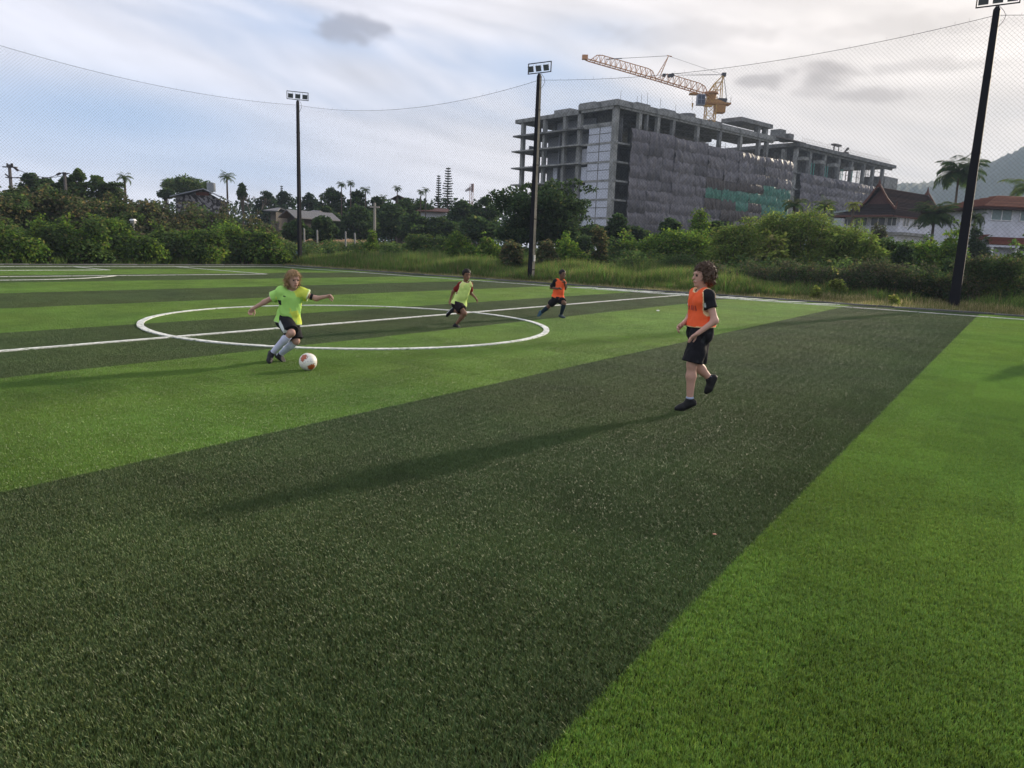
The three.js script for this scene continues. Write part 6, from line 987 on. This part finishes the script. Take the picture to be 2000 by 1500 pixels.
const nearPlayer = person({
  label: 'person with curly brown hair in orange bib and black shorts, walking left', D: 7.7, s: 0.95, slim: 0.97, hs: 0.98, skin: SK1, foot: 'anL', look: facing(-0.96, -0.06, 0.22), headUp: facing(0.02, 1, 0.02),
  j: { head: [1372, 540, 0], neck: [1371, 565, 0.01], shL: [1383, 578, -0.15], shR: [1360, 575, 0.13], elL: [1396, 627, -0.22], elR: [1346, 622, 0.22], wrL: [1363, 651, -0.24], wrR: [1333, 633, 0.05], hdL: [1344, 664, -0.24], hdR: [1320, 645, 0.0], hipL: [1367, 652, -0.08], hipR: [1367, 652, 0.08], knL: [1351, 712, -0.1], knR: [1360, 712, 0.10], anL: [1347, 786, -0.07], anR: [1389, 742, 0.13], toL: [1319, 799.5, -0.07], toR: [1379, 768, 0.12] },
  curl: { L: 0.35, R: 0.75 }, palm: { L: facing(0.3, -0.8, 0.5), R: facing(-0.2, -0.6, 0.8) },
  clothes: [
    { type: 'shirt', name: 'tee_shirt', color: BLACK, loose: 0.012, hem: 0.02, sleeve: 0.5, wrinkle: 0.003, paint: (x, y, z, P, q) => { const d = (x - q.chest.x) * q.up.x + (y - q.chest.y) * q.up.y + (z - q.chest.z) * q.up.z, k = (x - q.chest.x) * q.sd.x + (y - q.chest.y) * q.sd.y + (z - q.chest.z) * q.sd.z; return d > -0.115 && d < -0.075 && k < 0.185 ? [0.50, 0.56, 0.58] : BLACK; } },
    { type: 'vest', name: 'orange_bib', color: ORANGE, loose: 0.026, hem: 0.075, flare: 0.012, trim: [0.80, 0.62, 0.36], trimW: 0.011, wrinkle: 0.009, neckR: 0.078, paint: (x, y, z, P, q) => { const u = (x - q.chest.x) * q.up.x + (y - q.chest.y) * q.up.y + (z - q.chest.z) * q.up.z, f = (x - q.chest.x) * q.front.x + (y - q.chest.y) * q.front.y + (z - q.chest.z) * q.front.z, k = (x - q.chest.x) * q.sd.x + (y - q.chest.y) * q.sd.y + (z - q.chest.z) * q.sd.z; const m = f > 0.05 && u > -0.155 && u < -0.105 && Math.abs(k) < 0.10 && Math.abs(((k * 30 + 40) % 1) - 0.5) < 0.3; return m ? [0.36, 0.05, 0.04] : ORANGE; } },
    { type: 'shorts', name: 'black_shorts', color: BLACK, loose: 0.022, len: 0.93, flare: 0.03, waist: 0.12, wrinkle: 0.011, paint: (x, y, z, P) => fbm(x * 14, y * 14, z * 14 + 3, 3) > 0.28 ? [0.03, 0.033, 0.04] : BLACK },
    { type: 'sock', name: 'sock', side: 'L', from: 0.84, color: [0.36, 0.42, 0.58] }, { type: 'sock', name: 'sock', side: 'R', from: 0.8, color: [0.40, 0.45, 0.58] },
    { type: 'shoe', name: 'shoe', side: 'L', color: [0.016, 0.016, 0.018], down: V(0, -1, 0) }, { type: 'shoe', name: 'shoe', side: 'R', color: [0.016, 0.016, 0.018], down: facing(0.75, -0.6, 0.1) }],
  hair: { style: 'curly', seed: 3, strands: 1500, out: 0.55, fall: 0.25, slen: 0.026, color: [0.072, 0.047, 0.033], thick: 0.012, line: 0.055, cutF: 0.028, bottom: -0.105, rough: 0.028, freq: 42, blobs: r => { const o = []; for (let i = 0; i < 90; i++) { const a = r() * 6.283, u = -0.75 + 1.75 * r(), k = Math.sqrt(Math.max(0.05, 1 - u * u)), f = Math.cos(a) * k, rr = Math.sin(a) * k; const F = f * 0.10 - 0.025, R2 = rr * 0.088, U = u * 0.10 + 0.03; if (F > 0.02 && U < 0.075) continue; o.push([F, R2, U, 0.018 + 0.016 * r()]); } for (let i = 0; i < 24; i++) o.push([-0.06 - 0.055 * r(), (r() - 0.5) * 0.13, -0.085 + 0.1 * r(), 0.016 + 0.014 * r()]); return o; } } });
person({
  label: 'person with fair chin-length hair in lime shirt, about to kick the ball', D: 9.78, s: 0.9, slim: 0.84, hs: 0.98, skin: SK2, look: facing(0.55, -0.5, 0.67), headUp: facing(0.12, 1, 0.12),
  j: { head: [573, 546, -0.06], neck: [570, 565, 0], shL: [586, 572, 0.03], shR: [550, 572, -0.03], elL: [618, 583, 0.05], elR: [517, 590, 0.02], wrL: [638, 579, -0.02], wrR: [496, 601.5, 0.02], hdL: [652, 577.5, -0.05], hdR: [487, 612, 0.02], hipL: [568, 628, 0.05], hipR: [558, 628, -0.06], knL: [578, 666, -0.02], knR: [569, 650, -0.22], anL: [545, 694, 0.08], anR: [530, 691, -0.06], toL: [561, 706, -0.06], toR: [526, 709.5, -0.2] },
  curl: { L: 1.0, R: 0.9 }, palm: { L: facing(0, -0.6, 0.7), R: facing(0.5, -0.3, 0.6) }, thumbFlip: true,
  clothes: [
    { type: 'shirt', name: 'lime_shirt', color: LIME, loose: 0.032, hem: -0.02, flare: 0.022, sleeve: 0.52, wrinkle: 0.010, trim: [0.62, 0.74, 0.45], trimW: 0.009, neckR: 0.062, paint: (x, y, z, P, q) => { const u = (x - q.pel.x) * q.up.x + (y - q.pel.y) * q.up.y + (z - q.pel.z) * q.up.z, k = (x - q.pel.x) * q.sd.x + (y - q.pel.y) * q.sd.y + (z - q.pel.z) * q.sd.z, f = (x - q.pel.x) * q.front.x + (y - q.pel.y) * q.front.y + (z - q.pel.z) * q.front.z; if (k < -0.075 && k > -0.12 && u > 0.215 && u < 0.275 && f > 0.01) return BLACK; if (Math.abs(k - -0.03) < 0.016 && Math.abs(u - 0.335) < 0.006 && f > 0) return [0.03, 0.05, 0.03]; return fbm(x * 9 + 2, y * 5, z * 9, 3) + clamp(k * 2.2, -0.2, 0.25) + clamp((0.15 - u) * 0.8, -0.05, 0.1) > 0.2 ? [0.60, 0.70, 0.10] : LIME; } },  // yellow towards its left and hem is sunlight through the cloth, painted in
    { type: 'band', name: 'arm_band', from: 'shL', to: 'elL', at: 0.62, w: 0.16, r: 0.047, color: BLACK },
    { type: 'shorts', name: 'black_shorts', color: BLACK, loose: 0.024, len: 0.92, flare: 0.028, waist: 0.10, wrinkle: 0.006, paint: (x, y, z, P) => { const d = P.knR.clone().sub(P.hipR), l = d.length(); d.normalize(); const p = V(x, y, z).sub(P.hipR), u = p.dot(d), e = p.addScaledVector(d, -u), m = facing(-0.75, 0.1, 0.65); return u > 0.02 && e.length() > 0.05 && e.normalize().dot(m) > 0.955 ? [0.62, 0.66, 0.66] : BLACK; } },
    { type: 'sock', name: 'sock', side: 'L', from: 0.04, color: [0.55, 0.60, 0.70] }, { type: 'sock', name: 'sock', side: 'R', from: 0.14, color: [0.58, 0.60, 0.78] },
    { type: 'shoe', name: 'shoe', side: 'L', color: [0.018, 0.018, 0.02], down: V(-0.1, -1, 0.1) }, { type: 'shoe', name: 'shoe', side: 'R', color: [0.02, 0.02, 0.022], down: facing(-0.7, -0.6, -0.3), sole: [0.12, 0.1, 0.09] }],
  hair: { style: 'bob', seed: 9, strands: 1500, out: 0.25, fall: 0.9, slen: 0.05, color: [0.25, 0.16, 0.08], thick: 0.011, line: 0.066, cutF: 0.022, bottom: -0.10, rough: 0.016, freq: 70, stretch: 0.2, blobs: r => { const o = []; for (let i = 0; i < 46; i++) { const a = Math.PI * (0.42 + 1.16 * r()), k = 0.6 + 0.4 * r(); o.push([Math.cos(a) * 0.084 * k - 0.014, Math.sin(a) * 0.072, -0.09 + 0.14 * r(), 0.020 + 0.008 * r()]); } for (let i = 0; i < 14; i++) o.push([-0.09 - 0.04 * r(), -0.03 + (r() - 0.5) * 0.1, -0.07 + 0.06 * r(), 0.024]); return o; } } });
person({
  label: 'person with black hair in yellow bib over red sleeves, running left of centre', D: 14.86, s: 0.86, slim: 0.84, hs: 0.95, skin: SK3, look: facing(0.42, -0.12, 0.9), headUp: facing(0.05, 1, 0),
  j: { head: [911.5, 537.5, -0.05], neck: [909, 550, 0], shL: [917.5, 556, 0.0], shR: [900, 556, -0.06], elL: [920, 573, 0.1], elR: [885, 570, 0.06], wrL: [929, 582, -0.05], wrR: [879.5, 585, 0.06], hdL: [935, 590, -0.1], hdR: [876.5, 597, 0.05], hipL: [899, 594, 0.04], hipR: [893, 594, -0.06], knL: [902, 611, 0.12], knR: [907.5, 612, -0.16], anL: [884, 606, 0.22], anR: [889.5, 635.5, -0.02], toL: [872, 618, 0.22], toR: [903, 640.5, -0.12] },
  curl: { L: 0.7, R: 0.9 }, palm: { L: facing(-0.6, -0.4, 0.6), R: facing(0.8, 0, 0.5) },
  clothes: [
    { type: 'shirt', name: 'red_shirt', color: [0.17, 0.016, 0.014], loose: 0.010, hem: 0.03, sleeve: 0.72, wrinkle: 0.003 },
    { type: 'vest', name: 'yellow_bib', color: [0.60, 0.72, 0.22], loose: 0.024, hem: -0.02, flare: 0.02, trim: [0.74, 0.78, 0.42], trimW: 0.012, wrinkle: 0.009, neckR: 0.075, paint: (x, y, z, P, q) => { const u = (x - q.chest.x) * q.up.x + (y - q.chest.y) * q.up.y + (z - q.chest.z) * q.up.z; return u > -0.07 && fbm(x * 9, y * 9, z * 9, 2) > -0.02 ? [0.70, 0.76, 0.26] : [0.56, 0.72, 0.22]; } },
    { type: 'shorts', name: 'black_shorts', color: [0.018, 0.012, 0.016], loose: 0.022, len: 0.62, flare: 0.03, waist: 0.05 },
    { type: 'shoe', name: 'shoe', side: 'L', color: BLACK, down: facing(-0.75, -0.35, 0), sole: [0.3, 0.32, 0.34] }, { type: 'shoe', name: 'shoe', side: 'R', color: BLACK, down: V(0, -1, 0), sole: [0.5, 0.52, 0.52] }],
  hair: { style: 'short', color: [0.012, 0.009, 0.009], thick: 0.016, line: 0.055, cutF: 0.03, bottom: -0.01, rough: 0.014, freq: 60 } });
person({
  label: 'person with short black hair in orange bib and dark leggings, running beside the circle', D: 17.76, s: 0.88, slim: 0.86, hs: 0.93, skin: SK4, look: facing(0.55, -0.05, 0.83), headUp: facing(0.03, 1, 0),
  j: { head: [1098.6, 536, -0.05], neck: [1095, 546.5, 0], shL: [1101, 551.5, 0.05], shR: [1085, 550, -0.08], elL: [1104, 563, 0.1], elR: [1076.5, 562, 0.0], wrL: [1103, 554, -0.1], wrR: [1089, 563.5, -0.2], hdL: [1102, 546, -0.15], hdR: [1097, 561, -0.24], hipL: [1092, 583, 0.05], hipR: [1086.5, 583, -0.05], knL: [1102, 592, -0.16], knR: [1071, 599, 0.05], anL: [1095.5, 616, -0.02], anR: [1055.5, 612, 0.12], toL: [1103.5, 621.5, -0.14], toR: [1050, 623.5, 0.1] },
  curl: { L: 1.1, R: 1.0 }, palm: { L: facing(-0.4, 0, 0.8), R: facing(0, -1, 0.2) },
  clothes: [
    { type: 'shirt', name: 'black_shirt', color: BLACK, loose: 0.010, hem: 0.03, sleeve: 0.85, wrinkle: 0.004 },
    { type: 'vest', name: 'orange_bib', color: ORANGE, loose: 0.024, hem: -0.005, flare: 0.025, trim: [0.84, 0.25, 0.08], wrinkle: 0.008, neckR: 0.072, tail: V(-0.2, -0.02, 0.02), hemTilt: V(-0.25, 0, 0) },
    { type: 'shorts', name: 'black_shorts', color: BLACK, loose: 0.02, len: 0.75, flare: 0.015, waist: 0.05 },
    { type: 'sock', name: 'legging', side: 'L', from: -0.2, color: [0.018, 0.03, 0.045] }, { type: 'sock', name: 'legging', side: 'R', from: -0.2, color: [0.018, 0.034, 0.05] },
    { type: 'shoe', name: 'shoe', side: 'L', color: [0.05, 0.07, 0.08], down: V(0, -1, 0), sole: [0.02, 0.02, 0.02] }, { type: 'shoe', name: 'shoe', side: 'R', color: [0.04, 0.10, 0.14], down: facing(-0.7, -0.6, 0), sole: [0.03, 0.06, 0.08] }],
  hair: { style: 'short', color: [0.010, 0.008, 0.008], thick: 0.008, line: 0.06, cutF: 0.03, bottom: -0.01, rough: 0.004, freq: 60 } });
{ // a fifth player stands just outside the frame on the right; the head of the shadow reaches into view
  const c = nearPlayer.clone(); c.name = numbered('person'); const p = field(6.95, -12.0); c.position.set(p.x, 0, p.z); c.userData = { label: 'person in orange bib just outside the right edge, casting a shadow', category: 'person' }; scene.add(c);
}
{ // ball: white with orange patches and thin dark print
  const c = gnd(602, 725.5), R = 0.112, g = new THREE.SphereGeometry(R, 48, 32), cv = 256;
  const map = tex(cv, (u, v) => { const lat = (v - 0.5) * Math.PI, lon = u * 6.2832, d = [Math.cos(lat) * Math.cos(lon), Math.sin(lat), Math.cos(lat) * Math.sin(lon)], n = fbm(d[0] * 6, d[1] * 6, d[2] * 6, 3); let col = [226, 224, 214]; if (fbm(d[0] * 14, d[1] * 14, d[2] * 14, 3) > 0.3) col = [196, 190, 176];
    for (const [x, y, z, r2, s] of [[-0.55, 0.62, 0.55, 0.42, 0], [0.42, -0.42, 0.80, 0.36, 1], [0.75, 0.55, -0.35, 0.4, 0], [-0.8, -0.5, -0.3, 0.4, 1], [0.1, -0.1, -1, 0.42, 0], [0.1, 0.95, -0.25, 0.25, 1]]) { const l = Math.hypot(x, y, z), a = Math.acos(clamp((d[0] * x + d[1] * y + d[2] * z) / l, -1, 1)); if (a < r2 * (1 + n * 0.9)) col = s ? [176, 90, 40] : [164, 84, 54]; else if (a < r2 * (1 + n * 0.9) + 0.035) col = [150, 140, 130]; }
    const q = Math.abs(Math.sin(d[0] * 4 + d[1] * 3.1 + n)); if (q < 0.035) col = [120, 124, 130]; return col; }); map.repeat.set(1, 1);
  const m = solo('football', g, new THREE.MeshPhysicalMaterial({ map, roughness: 0.45 }), 'white football with orange patches on the light green turf', 'ball', V(c.x, R + 0.012, c.z)); m.rotation.set(0.1, -1.2, 0.05);
}
scene.traverse(o => { if (o.isMesh) { o.castShadow = true; o.receiveShadow = true; } });
renderer.render(scene, camera);
